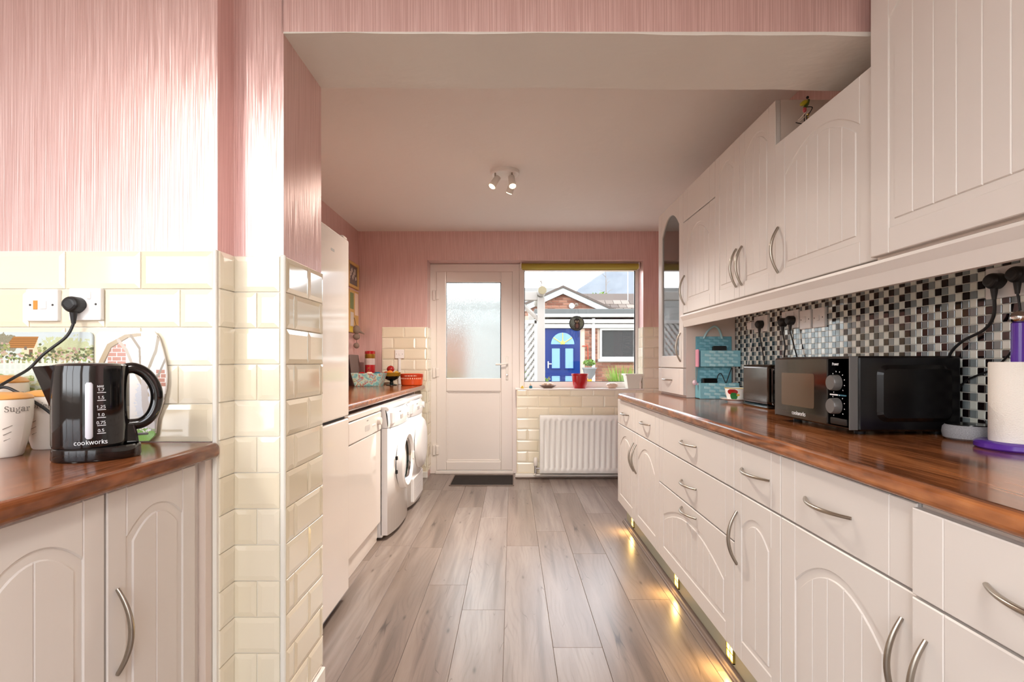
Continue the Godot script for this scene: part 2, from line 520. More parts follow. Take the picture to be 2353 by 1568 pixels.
# ---------------------------------------------------------------- flat prints
func blot(im: Image, c: Vector2, r: Vector2, col: Color, rough := 0.0, seed_ := 1) -> void:
	var n := FastNoiseLite.new(); n.seed = seed_; n.frequency = 0.06
	for y in range(maxi(0, int(c.y - r.y * 1.3)), mini(im.get_height(), int(c.y + r.y * 1.3) + 1)):
		for x in range(maxi(0, int(c.x - r.x * 1.3)), mini(im.get_width(), int(c.x + r.x * 1.3) + 1)):
			var d := Vector2((x - c.x) / r.x, (y - c.y) / r.y).length() + n.get_noise_2d(x, y) * rough
			if d < 1.0:
				im.set_pixel(x, y, col.lightened(0.12 * n.get_noise_2d(x * 3.0 + 50.0, y * 3.0)) if rough > 0.0 else col)

func stroke(im: Image, pts: Array, w0: float, w1: float, col: Color) -> void:
	for i in pts.size() - 1:
		var a: Vector2 = pts[i]
		var b: Vector2 = pts[i + 1]
		var n := int(a.distance_to(b)) + 1
		for k in n + 1:
			var t := (i + float(k) / n) / (pts.size() - 1)
			var p := a.lerp(b, float(k) / n)
			var w := lerpf(w0, w1, t)
			im.fill_rect(Rect2i(int(p.x - w / 2), int(p.y - w / 2), maxi(1, int(w)), maxi(1, int(w))), col)

func wash(im: Image, top: Color, low: Color) -> void:
	for y in im.get_height():
		im.fill_rect(Rect2i(0, y, im.get_width(), 1), top.lerp(low, float(y) / im.get_height()))

func cottage_print() -> ImageTexture:   # thatched cottage behind a hedge and a picket fence
	var im := Image.create(420, 300, false, Image.FORMAT_RGB8)
	wash(im, rgb(196, 208, 212), rgb(206, 210, 176))
	var r := RandomNumberGenerator.new(); r.seed = 12
	blot(im, Vector2(120, 30), Vector2(60, 24), rgb(140, 138, 118), 0.6, 2)
	blot(im, Vector2(330, 44), Vector2(90, 30), rgb(190, 198, 160), 0.6, 3)
	im.fill_rect(Rect2i(190, 24, 52, 46), rgb(226, 204, 174))
	for i in 30:
		im.fill_rect(Rect2i(134 + i, 42 - i, 96 - i / 2, 2), rgb(166, 118, 70) if i % 6 else rgb(112, 78, 50))
	im.fill_rect(Rect2i(214, 48, 12, 26), rgb(122, 92, 74))
	im.fill_rect(Rect2i(198, 40, 9, 9), rgb(120, 108, 98))
	for i in 620:   # dabs of hedge and flowers
		var p := Vector2(r.randf_range(0, 420), r.randf_range(30, 86))
		if p.x > 150 and p.x < 246 and p.y < 58: continue
		if p.x > 250 and p.y < 44: continue
		blot(im, p, Vector2(r.randf_range(3, 7), r.randf_range(2, 4)), [rgb(112, 120, 84), rgb(150, 152, 104), rgb(92, 98, 76), rgb(178, 168, 132), rgb(186, 158, 146), rgb(140, 160, 96)][r.randi_range(0, 5)])
	for i in 24:
		im.fill_rect(Rect2i(4 + i * 18, 78, 7, 34), rgb(238, 232, 210))
		im.fill_rect(Rect2i(6 + i * 18, 75, 3, 4), rgb(238, 232, 210))
	im.fill_rect(Rect2i(0, 85, 420, 4), rgb(234, 228, 206))
	im.fill_rect(Rect2i(0, 101, 420, 4), rgb(234, 228, 206))
	for i in 620:
		blot(im, Vector2(r.randf_range(0, 420), r.randf_range(118, 299)), Vector2(r.randf_range(4, 12), r.randf_range(2, 5)), [rgb(150, 164, 104), rgb(186, 186, 146), rgb(196, 184, 164), rgb(128, 146, 88)][r.randi_range(0, 3)])
	return ImageTexture.create_from_image(im)

func tree_print() -> ImageTexture:   # bare tree before a whitewashed wall whose bricks show in places
	var im := Image.create(340, 520, false, Image.FORMAT_RGB8)
	wash(im, rgb(236, 232, 226), rgb(232, 230, 228))
	for patch in [[Rect2i(62, 60, 84, 116)], [Rect2i(40, 150, 70, 70)], [Rect2i(286, 180, 44, 90)]]:
		var r: Rect2i = patch[0]
		for row in r.size.y / 20:
			for k in 4:
				var x := r.position.x + k * 44 - (row % 2) * 22
				im.fill_rect(Rect2i(x, r.position.y + row * 20, 40, 17).intersection(r), rgb(186, 134, 118))
	blot(im, Vector2(250, 330), Vector2(60, 130), rgb(216, 220, 228), 0.3, 3)
	stroke(im, [Vector2(10, 250), Vector2(34, 150), Vector2(70, 70), Vector2(150, 24), Vector2(210, 16)], 26, 14, rgb(176, 158, 130))
	stroke(im, [Vector2(20, 250), Vector2(44, 152), Vector2(80, 76), Vector2(156, 30)], 5, 3, rgb(110, 92, 74))
	stroke(im, [Vector2(110, 40), Vector2(150, 90), Vector2(190, 190), Vector2(250, 300)], 12, 10, rgb(186, 174, 160))
	stroke(im, [Vector2(170, 20), Vector2(210, 80), Vector2(214, 180), Vector2(240, 260)], 10, 8, rgb(150, 136, 118))
	stroke(im, [Vector2(300, 10), Vector2(286, 90), Vector2(250, 180), Vector2(230, 240)], 14, 9, rgb(160, 148, 130))
	stroke(im, [Vector2(334, 120), Vector2(300, 200), Vector2(256, 250), Vector2(230, 290)], 9, 7, rgb(150, 140, 128))
	stroke(im, [Vector2(336, 300), Vector2(320, 380), Vector2(280, 430), Vector2(270, 480)], 14, 20, rgb(150, 142, 132))
	stroke(im, [Vector2(230, 240), Vector2(236, 340), Vector2(262, 440)], 26, 34, rgb(196, 190, 188))
	blot(im, Vector2(180, 505), Vector2(220, 46), rgb(132, 176, 96), 0.6, 5)
	blot(im, Vector2(60, 300), Vector2(50, 120), rgb(190, 206, 150), 0.7, 6)
	return ImageTexture.create_from_image(im)

func owl_print() -> ImageTexture:
	var im := Image.create(160, 160, false, Image.FORMAT_RGB8)
	im.fill(rgb(92, 104, 98))
	blot(im, Vector2(40, 60), Vector2(30, 44), rgb(140, 158, 150), 0.7, 2)
	blot(im, Vector2(124, 70), Vector2(26, 44), rgb(128, 142, 120), 0.7, 3)
	blot(im, Vector2(84, 100), Vector2(30, 46), rgb(70, 48, 46), 0.2, 4)
	blot(im, Vector2(82, 56), Vector2(32, 26), rgb(44, 34, 34), 0.2, 5)
	for e in [70, 96]:
		blot(im, Vector2(e, 58), Vector2(10, 10), rgb(200, 186, 160))
		blot(im, Vector2(e, 58), Vector2(5, 5), rgb(24, 20, 20))
	blot(im, Vector2(83, 70), Vector2(4, 7), rgb(190, 150, 60))
	blot(im, Vector2(82, 104), Vector2(14, 26), rgb(140, 104, 92), 0.5, 6)
	stroke(im, [Vector2(10, 138), Vector2(150, 142)], 7, 7, rgb(40, 32, 26))
	return ImageTexture.create_from_image(im)

func print_on(m: StandardMaterial3D, w: float, h: float) -> StandardMaterial3D:
	m.uv1_triplanar = true; m.uv1_world_triplanar = false
	m.uv1_scale = Vector3(1.0 / w, 1.0 / h, 1.0)
	m.uv1_triplanar_sharpness = 20.0
	return m

# ---------------------------------------------------------------- tiles
func metro_mesh(w: float, h: float) -> ArrayMesh:
	var key := "%d_%d" % [roundi(w * 500), roundi(h * 500)]
	if not tile_meshes.has(key):
		var b := B.new()
		var bev := minf(0.014, minf(w, h) * 0.3)
		var p := rect(-w / 2, -h / 2, w / 2, h / 2)
		var q := b.inset(p, 0.0008)
		var r := b.inset(p, bev)
		var lv := [[p, 0.0], [p, 0.0036], [q, 0.0043], [r, 0.0064]]
		for k in 3:
			for i in 4:
				var j := (i + 1) % 4
				var a: PackedVector2Array = lv[k][0]
				var c: PackedVector2Array = lv[k + 1][0]
				b.quad(Vector3(a[i].x, a[i].y, lv[k][1]), Vector3(a[j].x, a[j].y, lv[k][1]), Vector3(c[j].x, c[j].y, lv[k + 1][1]), Vector3(c[i].x, c[i].y, lv[k + 1][1]))
		b.quad(Vector3(r[0].x, r[0].y, 0.0064), Vector3(r[1].x, r[1].y, 0.0064), Vector3(r[2].x, r[2].y, 0.0064), Vector3(r[3].x, r[3].y, 0.0064))
		tile_meshes[key] = b.done()
	return tile_meshes[key]

# rows of bevelled tiles on a face: origin at its top-left corner, u along the row, n outward; joints(row) gives the first joint
func tile_face(wall: Node3D, origin: Vector3, u: Vector3, n: Vector3, length: float, tops: Array, first: Array, step := 0.203, gap := 0.0028) -> void:
	var basis_ := Basis(u, Vector3.UP, n)
	var low: float = tops[-1]
	var bed := B.new()
	bed.box(Vector3(0, low, 0), Vector3(length, tops[0], 0.0026))
	var o := part(wall, "grout_bed", bed.done(), M.grout)
	o.transform = Transform3D(basis_, Vector3(origin.x, 0, origin.z))
	for r in tops.size() - 1:
		var hi: float = tops[r]
		var lo: float = tops[r + 1]
		var x: float = 0.0
		var nxt: float = first[r % first.size()]
		while x < length - 0.004:
			var e := minf(nxt, length)
			if e - x > 0.008:
				var t := part(wall, "tile", metro_mesh(e - x - gap, hi - lo - gap), M["tile%d" % rng.randi_range(0, 2)])
				var wob := Basis.from_euler(Vector3(rng.randf_range(-0.004, 0.004), rng.randf_range(-0.004, 0.004), 0))
				t.transform = Transform3D(basis_ * wob, Vector3(origin.x, 0, origin.z) + u * (x + e) * 0.5 + Vector3.UP * (hi + lo) * 0.5 + n * 0.0022)
			x = e
			nxt = e + step

# ---------------------------------------------------------------- kitchen fronts
func bow_handle() -> ArrayMesh:
	if handle_mesh == null:
		var pts := []
		var rad := []
		for i in 25:
			var t := i / 24.0 * 2.0 - 1.0
			pts.append(Vector3(t * 0.088, 0, 0.002 + 0.029 * (1.0 - t * t)))
			rad.append(0.0062 - 0.0016 * t * t)
		handle_mesh = tubem(pts, rad, 12, 0.8, false, Vector3.UP)
	return handle_mesh

func arch_y(x: float, x0: float, x1: float, spring: float, rise: float) -> float:
	var t := (x - (x0 + x1) / 2) / ((x1 - x0) / 2)
	return spring + rise * (1.0 - t * t)

# a wrapped kitchen front, lower left corner at 0,0, face towards +z
func front_mesh(w: float, h: float, arched: bool) -> ArrayMesh:
	var key := "%.3f_%.3f_%s" % [w, h, arched]
	if door_meshes.has(key):
		return door_meshes[key]
	var b := B.new()
	var c := 0.0022
	var sw := 0.07 if w > 0.4 else 0.052
	var t := 0.019
	b.plate(rect(0.0012, 0.0012, w - 0.0012, h - 0.0012), 0.0, 0.0155, 0.0)
	b.plate(rect(0.0012, 0.0012, sw, h - 0.0012), 0.0150, t, c)
	b.plate(rect(w - sw, 0.0012, w - 0.0012, h - 0.0012), 0.0150, t, c)
	if not arched:
		b.plate(rect(sw, 0.0012, w - sw, h - 0.0012), 0.0150, t, c)
	else:
		var br := 0.068
		var rise := clampf((w - 2 * sw) * 0.26, 0.03, 0.085)
		var apex := h - 0.062
		var spring := apex - rise
		b.plate(rect(sw, 0.0012, w - sw, br), 0.0150, t, c)
		var p := PackedVector2Array()
		for i in 21:
			var x := sw + (w - 2 * sw) * i / 20.0
			p.append(Vector2(x, arch_y(x, sw, w - sw, spring, rise)))
		p.append(Vector2(w - sw, h - 0.0012)); p.append(Vector2(sw, h - 0.0012))
		b.plate(p, 0.0150, t, 0.0028)
		var g := 0.019
		var f0 := sw + g
		var f1 := w - sw - g
		var nb := maxi(2, roundi((f1 - f0) / 0.066))
		for k in nb:
			var xa := f0 + (f1 - f0) * k / nb
			var xb := f0 + (f1 - f0) * (k + 1) / nb
			var q := PackedVector2Array([Vector2(xa, br + g), Vector2(xb, br + g)])
			for i in range(6, -1, -1):
				var x := xa + (xb - xa) * i / 6.0
				q.append(Vector2(x, arch_y(x, f0 - 0.004, f1 + 0.004, spring - g * 0.9, rise)))
			b.plate(q, 0.0150, t - 0.0003, 0.0024)
	door_meshes[key] = b.done()
	return door_meshes[key]

# fronts: [name, x, y, w, h, arched, handle x, handle y, upright handle]
func kitchen_unit(u: Node3D, w: float, y0: float, y1: float, depth: float, fronts: Array) -> void:
	part(u, "carcass", boxat(Vector3(0.001, y0 + 0.004, -depth), Vector3(w - 0.001, y1 - 0.002, -0.0015)), M.carcass)
	for f in fronts:
		var o := part(u, f[0], front_mesh(f[3], f[4], f[5]), M.unit, Vector3(f[1], f[2], 0))
		if f[6] != null:
			part(o, "handle", bow_handle(), M.steel, Vector3(f[6] - f[1], f[7] - f[2], 0.0185), Vector3(0, 0, PI / 2) if f[8] else Vector3.ZERO)

func wall_socket(label: String, at: Vector3, turn: float, w := 0.146, kind := "double", group := "") -> Node3D:
	var s := thing("wall_socket" if kind != "switch" else "wall_switch", label, "socket" if kind != "switch" else "switch", at, turn, group)
	part(s, "plate", platem(round_rect(-w / 2, -0.043, w / 2, 0.043, 0.004, 3), 0.0, 0.011, 0.003, 2), M.socket)
	for sx in [-1.0, 1.0]:
		part(s, "screw", platem(disc(0, 0, 0.003, 0.003, 10), 0.0105, 0.0116), M.screw, Vector3(sx * minf(w * 0.5 - 0.012, 0.03), 0, 0))
	if kind == "switch":
		part(s, "rocker", platem(round_rect(-0.008, -0.013, 0.008, 0.013, 0.002, 2), 0.0105, 0.014, 0.0012), M.socket)
	elif kind == "fused":
		part(s, "fuse_holder", platem(rect(-0.022, -0.012, -0.010, 0.012), 0.0105, 0.0125, 0.001), M.switch_mark)
		part(s, "rocker", platem(round_rect(-0.004, -0.011, 0.014, 0.011, 0.002, 2), 0.0105, 0.0135, 0.0012), M.socket)
	else:
		for sx in ([-0.036, 0.036] if kind == "double" else [0.012]):
			part(s, "rocker", platem(round_rect(sx - 0.005, 0.014, sx + 0.005, 0.034, 0.001, 2), 0.0105, 0.0135, 0.001), M.socket)
	return s

func plug_mesh() -> ArrayMesh:   # a rounded three-pin plug, flat back at z = 0, cable grip downwards
	var b := B.new()
	var p := PackedVector2Array()
	for i in 28:
		var a := TAU * i / 28
		var v := Vector2(cos(a) * 0.0235, sin(a) * 0.0215)
		if v.y < -0.004: v.x *= lerpf(1.0, 0.72, clampf((-v.y - 0.004) / 0.02, 0, 1))
		p.append(v)
	b.plate(p, 0.0, 0.032, 0.012, 4)
	b.tube([Vector3(0, -0.018, 0.014), Vector3(0, -0.034, 0.014), Vector3(0, -0.05, 0.014)], [0.009, 0.007, 0.0048], 10)
	return b.done()

func _ready() -> void:
	rng.seed = 20
	# ---- camera: eye 1.124 m up, level, lens shifted up
	var cam := Camera3D.new(); cam.name = "camera"; add_child(cam)
	cam.position = Vector3(0, 1.124, 0)
	cam.projection = Camera3D.PROJECTION_FRUSTUM
	cam.keep_aspect = Camera3D.KEEP_HEIGHT
	cam.near = 0.05; cam.far = 4000.0
	cam.size = 0.05 * 1568.0 / 1175.0
	cam.frustum_offset = Vector2(-0.5, 49.0) * 0.05 / 1175.0
	cam.current = true
	# ---- overcast daylight and exposure
	var we := WorldEnvironment.new(); we.name = "environment"; add_child(we)
	var env := Environment.new()
	var sky := Sky.new()
	var sm := ProceduralSkyMaterial.new()
	sm.sky_top_color = rgb(228, 236, 246); sm.sky_horizon_color = rgb(246, 248, 250)
	sm.ground_bottom_color = rgb(112, 108, 100); sm.ground_horizon_color = rgb(150, 150, 148)
	sm.sky_energy_multiplier = 1.0; sm.ground_energy_multiplier = 1.0; sm.sun_angle_max = 0.0
	sky.sky_material = sm
	env.background_mode = Environment.BG_SKY; env.sky = sky
	env.background_energy_multiplier = SKY_ENERGY
	env.ambient_light_source = Environment.AMBIENT_SOURCE_SKY
	env.tonemap_mode = Environment.TONE_MAPPER_LINEAR
	env.tonemap_exposure = EXPOSURE
	env.sdfgi_enabled = true; env.ssao_enabled = true; env.ssil_enabled = true
	we.environment = env
	make_materials()
	build_shell()
	build_back_wall()
	build_right_units()
	build_left_units()
	build_lamps()
	build_appliances()
	build_right_worktop_things()
	build_left_worktop_things()
	build_far_things()
	build_garden()

const SKY_ENERGY := 4.7
const EXPOSURE := 1.64
const XR := 1.345        # face of the right-hand wall
const XL := -1.5         # face of the far room's left wall
const DB := 4.98         # depth of the back wall
const CEIL := 2.4

func V(x: float, y: float, d: float) -> Vector3:
	return Vector3(x, y, -d)

func build_shell() -> void:
	# floor: laid planks over a screed
	var fl := struct("floor", boxat(Vector3(-3.6, -0.12, -5.3), Vector3(1.7, -0.009, 1.4)), M.bead, "grey-brown oak laminate floor of long planks")
	var pw := 0.1945
	var x := -3.55
	var col := 0
	var x0 := -0.0335 - 18 * pw
	for k in 5:
		tri(M["plank%d" % k], Vector3(1.0 / 0.195, 1.0, 1.0 / 1.38), false)
	# far ends (depths) of the end joints in each column, read off the photograph
	var joints := {16: 1.20, 15: 1.72, 17: 2.32, 18: 1.748, 19: 2.014, 20: 1.62, 21: 2.42, 22: 1.86, 14: 1.75, 13: 2.9}
	for c in range(0, 27):
		x = x0 + c * pw
		if x > 1.5: break
		var j: float = joints.get(c, rng.randf_range(0.2, 1.5))
		var d := j - 1.38 * 4
		while d < 5.26:
			var a := maxf(d, -1.4)
			var e := minf(d + 1.38, 5.25)
			if e - a > 0.03:
				var vis := e > 0.9 and x > -1.6
				if vis or (e - a > 0.3):
					var off := a - d
					var pl := part(fl, "plank", boxat(Vector3(0.0004, -0.010, -(e - d) + 0.0004), Vector3(pw - 0.0004, 0.0, -off - 0.0004), 0.0011), M["plank%d" % rng.randi_range(0, 4)])
					pl.position = Vector3(x, 0, -d)
			d += 1.38
	# ceilings
	struct("ceiling", boxat(Vector3(XL - 0.2, CEIL, -DB - 0.3), Vector3(XR + 0.3, CEIL + 0.15, -1.70)), M.ceiling, "matt white ceiling over the far end of the kitchen")
	struct("ceiling_near", boxat(Vector3(-3.65, 2.42, -1.75), Vector3(XR + 0.3, 2.57, 1.45)), M.ceiling, "white ceiling over the near end of the kitchen")
	# left wall of the far end
	var wl := struct("wall_left", boxat(V(XL - 0.2, 0, DB + 0.3), V(XL, CEIL, 1.74)), M.wallpaper, "pink striped wall behind the tall fridge freezer")
	wl.name = "wall_left"
	# right wall: thicker along the worktop, set back by the window
	var b := B.new()
	b.box(V(XR, 0, 3.55), Vector3(XR + 0.25, 2.45, 1.4))
	b.box(V(1.47, 0, DB + 0.3), V(XR + 0.25, 2.45, 3.56))
	struct("wall_right", b.done(), M.wallpaper, "pink wall behind the long run of fitted units")
	# the wall that ends in a pillar, and the header over the opening
	b = B.new()
	b.box(V(-3.5, 0, 1.74), V(-0.797, 2.45, 1.383))
	var wk := struct("wall_near_left", b.done(), M.wallpaper, "pearly pink papered wall with cream tiles behind the kettle")
	b = B.new()
	b.box(V(-0.82, 0, 1.75), V(-0.654, 2.45, 1.463))
	var wp := struct("wall_pillar", b.done(), M.wallpaper, "papered pillar with cream bevelled tiles on its lower part")
	struct("wall_header", boxat(V(-0.66, 2.067, 1.748), V(XR + 0.02, 2.45, 1.463)), M.wallpaper, "pink papered header over the wide opening")
	b = B.new()
	# slightly uneven painted underside
	var nx := 22
	for i in nx:
		var xa := -0.654 + (XR + 0.654) * i / nx
		var xb := -0.654 + (XR + 0.654) * (i + 1) / nx
		var f := func(q: float) -> float: return 2.064 - 0.010 * maxf(0.0, q - 0.2) + 0.0016 * sin(q * 9.0) + 0.0012 * sin(q * 23.0)
		var ya: float = f.call(xa)
		var yb: float = f.call(xb)
		b.quad(V(xa, ya, 1.752), V(xb, yb, 1.752), V(xb, yb, 1.461), V(xa, ya, 1.461))
		b.quad(V(xa, ya, 1.461), V(xb, yb, 1.461), V(xb, 2.069, 1.461), V(xa, 2.069, 1.461))
		b.quad(V(xb, yb, 1.752), V(xa, ya, 1.752), V(xa, 2.45, 1.752), V(xb, 2.45, 1.752))
	b.quad(V(-0.654, 2.069, 1.461), V(XR, 2.069, 1.461), V(XR, 2.069, 1.752), V(-0.654, 2.069, 1.752))
	struct("trim_1", b.done(), M.soffit, "uneven white painted underside of the header")
	# wall behind the camera, with the window that lights the near end
	b = B.new()
	b.box(Vector3(-3.5, 0, 0.75), Vector3(-2.9, 2.45, 1.0))
	b.box(Vector3(-2.9, 0, 0.75), Vector3(-0.55, 0.98, 1.0))
	b.box(Vector3(-2.9, 2.32, 0.75), Vector3(-0.55, 2.45, 1.0))
	b.box(Vector3(-0.55, 0, 0.75), Vector3(-0.45, 2.45, 1.0))
	b.box(Vector3(-0.45, 2.12, 0.75), Vector3(0.45, 2.45, 1.0))
	b.box(Vector3(0.45, 0, 0.75), Vector3(XR + 0.2, 2.45, 1.0))
	struct("wall_front", b.done(), M.plaster, "pale wall with a wide window facing the kettle wall")
	b = B.new()
	for q in [-2.9, -2.12, -1.34, -0.60]:
		b.box(Vector3(q, 0.98, 0.85), Vector3(q + 0.05, 2.32, 0.91), 0.004)
	for q in [0.98, 2.27]:
		b.box(Vector3(-2.9, q, 0.85), Vector3(-0.55, q + 0.05, 0.91), 0.004)
	var wf := struct("window_2", b.done(), M.upvc, "white framed wide window lighting the near end")
	part(wf, "pane", boxat(Vector3(-2.88, 1.0, 0.878), Vector3(-0.57, 2.3, 0.882)), M.pane)
	b = B.new()
	for q in [[-0.45, -0.36], [0.36, 0.45]]:
		b.box(Vector3(q[0], 0, 0.85), Vector3(q[1], 2.12, 0.91), 0.004)
	for q in [[0.0, 0.16], [2.02, 2.12]]:
		b.box(Vector3(-0.36, q[0], 0.85), Vector3(0.36, q[1], 0.91), 0.004)
	var gd := struct("door_2", b.done(), M.upvc, "added unseen glazed door with a white frame, put in to let in more daylight")  # added opening, unseen, to bring daylight in under the wall units
	part(gd, "pane", boxat(Vector3(-0.37, 0.15, 0.878), Vector3(0.37, 2.03, 0.882)), M.pane)
	struct("wall_side", boxat(Vector3(-3.65, 0, -1.74), Vector3(-3.45, 2.45, 1.45)), M.plaster, "pale side wall of the near room")

	# ---- cream bevelled tiles
	var tops := [1.424]
	for i in 5: tops.append(1.424 - 0.103 * (i + 1))
	tile_face(wk, V(-1.807, 0, 1.383), Vector3.RIGHT, Vector3.BACK, 1.002, tops, [0.198, 0.101, 0.198, 0.096])
	part(wk, "edge_strip", boxat(V(-0.806, 0.0, 1.3835), V(-0.7945, 1.427, 1.3725), 0.002), M.grout)
	tops = [1.427]
	for i in 13: tops.append(1.427 - 0.103 * (i + 1))
	tile_face(wp, V(-0.797, 0, 1.3825), Vector3.FORWARD, Vector3.RIGHT, 0.0795, tops, [0.3])
	tile_face(wp, V(-0.7945, 0, 1.463), Vector3.RIGHT, Vector3.BACK, 0.1325, tops, [0.3, 0.067])
	part(wp, "edge_strip", boxat(V(-0.661, 0.08, 1.4635), V(-0.6462, 1.43, 1.4535), 0.003), M.grout)
	tile_face(wp, V(-0.654, 0, 1.466), Vector3.FORWARD, Vector3.RIGHT, 0.284, tops, [0.158, 0.056])
	struct("baseboard_pillar", boxat(V(-0.655, 0, 1.753), V(-0.640, 0.082, 1.452), 0.003), M.white_paint, "short white skirting at the foot of the tiled pillar")
	struct("trim_2", boxat(V(-0.641, 0, 1.753), V(-0.622, 0.020, 1.452), 0.006), M.bead, "brown floor beading at the foot of the pillar")

	# ---- mosaic behind the right-hand worktop
	var wr := get_node("wall_right")
	part(wr, "grout_bed", boxat(V(XR - 0.004, 0.905, 3.07), V(XR + 0.001, 1.425, 0.35)), M.mosaic_grout)
	var pitch := 0.0247
	var keys := ["mosaic_grey", "mosaic_black", "mosaic_white"]
	var tm := boxat(Vector3(-0.0035, -0.0112, -0.0112), Vector3(0.002, 0.0112, 0.0112), 0.0011)
	var rest := [SurfaceTool.new(), SurfaceTool.new(), SurfaceTool.new()]
	for s: SurfaceTool in rest: s.begin(Mesh.PRIMITIVE_TRIANGLES)
	var lone := 0
	var flat := boxat(Vector3(-0.0035, -0.0112, -0.0112), Vector3(0.002, 0.0112, 0.0112))
	for c in 110:
		var d := 0.36 + pitch * (c + 0.5)
		for r in 21:
			var y := 0.912 + pitch * (r + 0.5)
			var k := posmod(c + (r % 2) * 2 + (r / 2) * 0, 3)
			var here := V(XR - 0.004, y, d)
			var hidden := d < 1.32 or (d > 1.62 and d < 2.5 and y < 1.12)
			if not hidden and lone < 300:
				lone += 1
				var t := part(wr, "tile", tm, M[keys[k]], here)
				t.rotation = Vector3(0, rng.randf_range(-0.012, 0.012), rng.randf_range(-0.012, 0.012))
			else:
				rest[k].append_from(flat, 0, Transform3D(Basis.from_euler(Vector3(0, rng.randf_range(-0.01, 0.01), rng.randf_range(-0.01, 0.01))), here))
	var am := ArrayMesh.new()
	for k in 3:
		rest[k].commit(am)
		am.surface_set_material(k, M[keys[k]])
	var mo := MeshInstance3D.new(); mo.name = "mosaic_tiles"; mo.mesh = am; mo.set_meta("kind", "stuff")
	wr.add_child(mo, true)

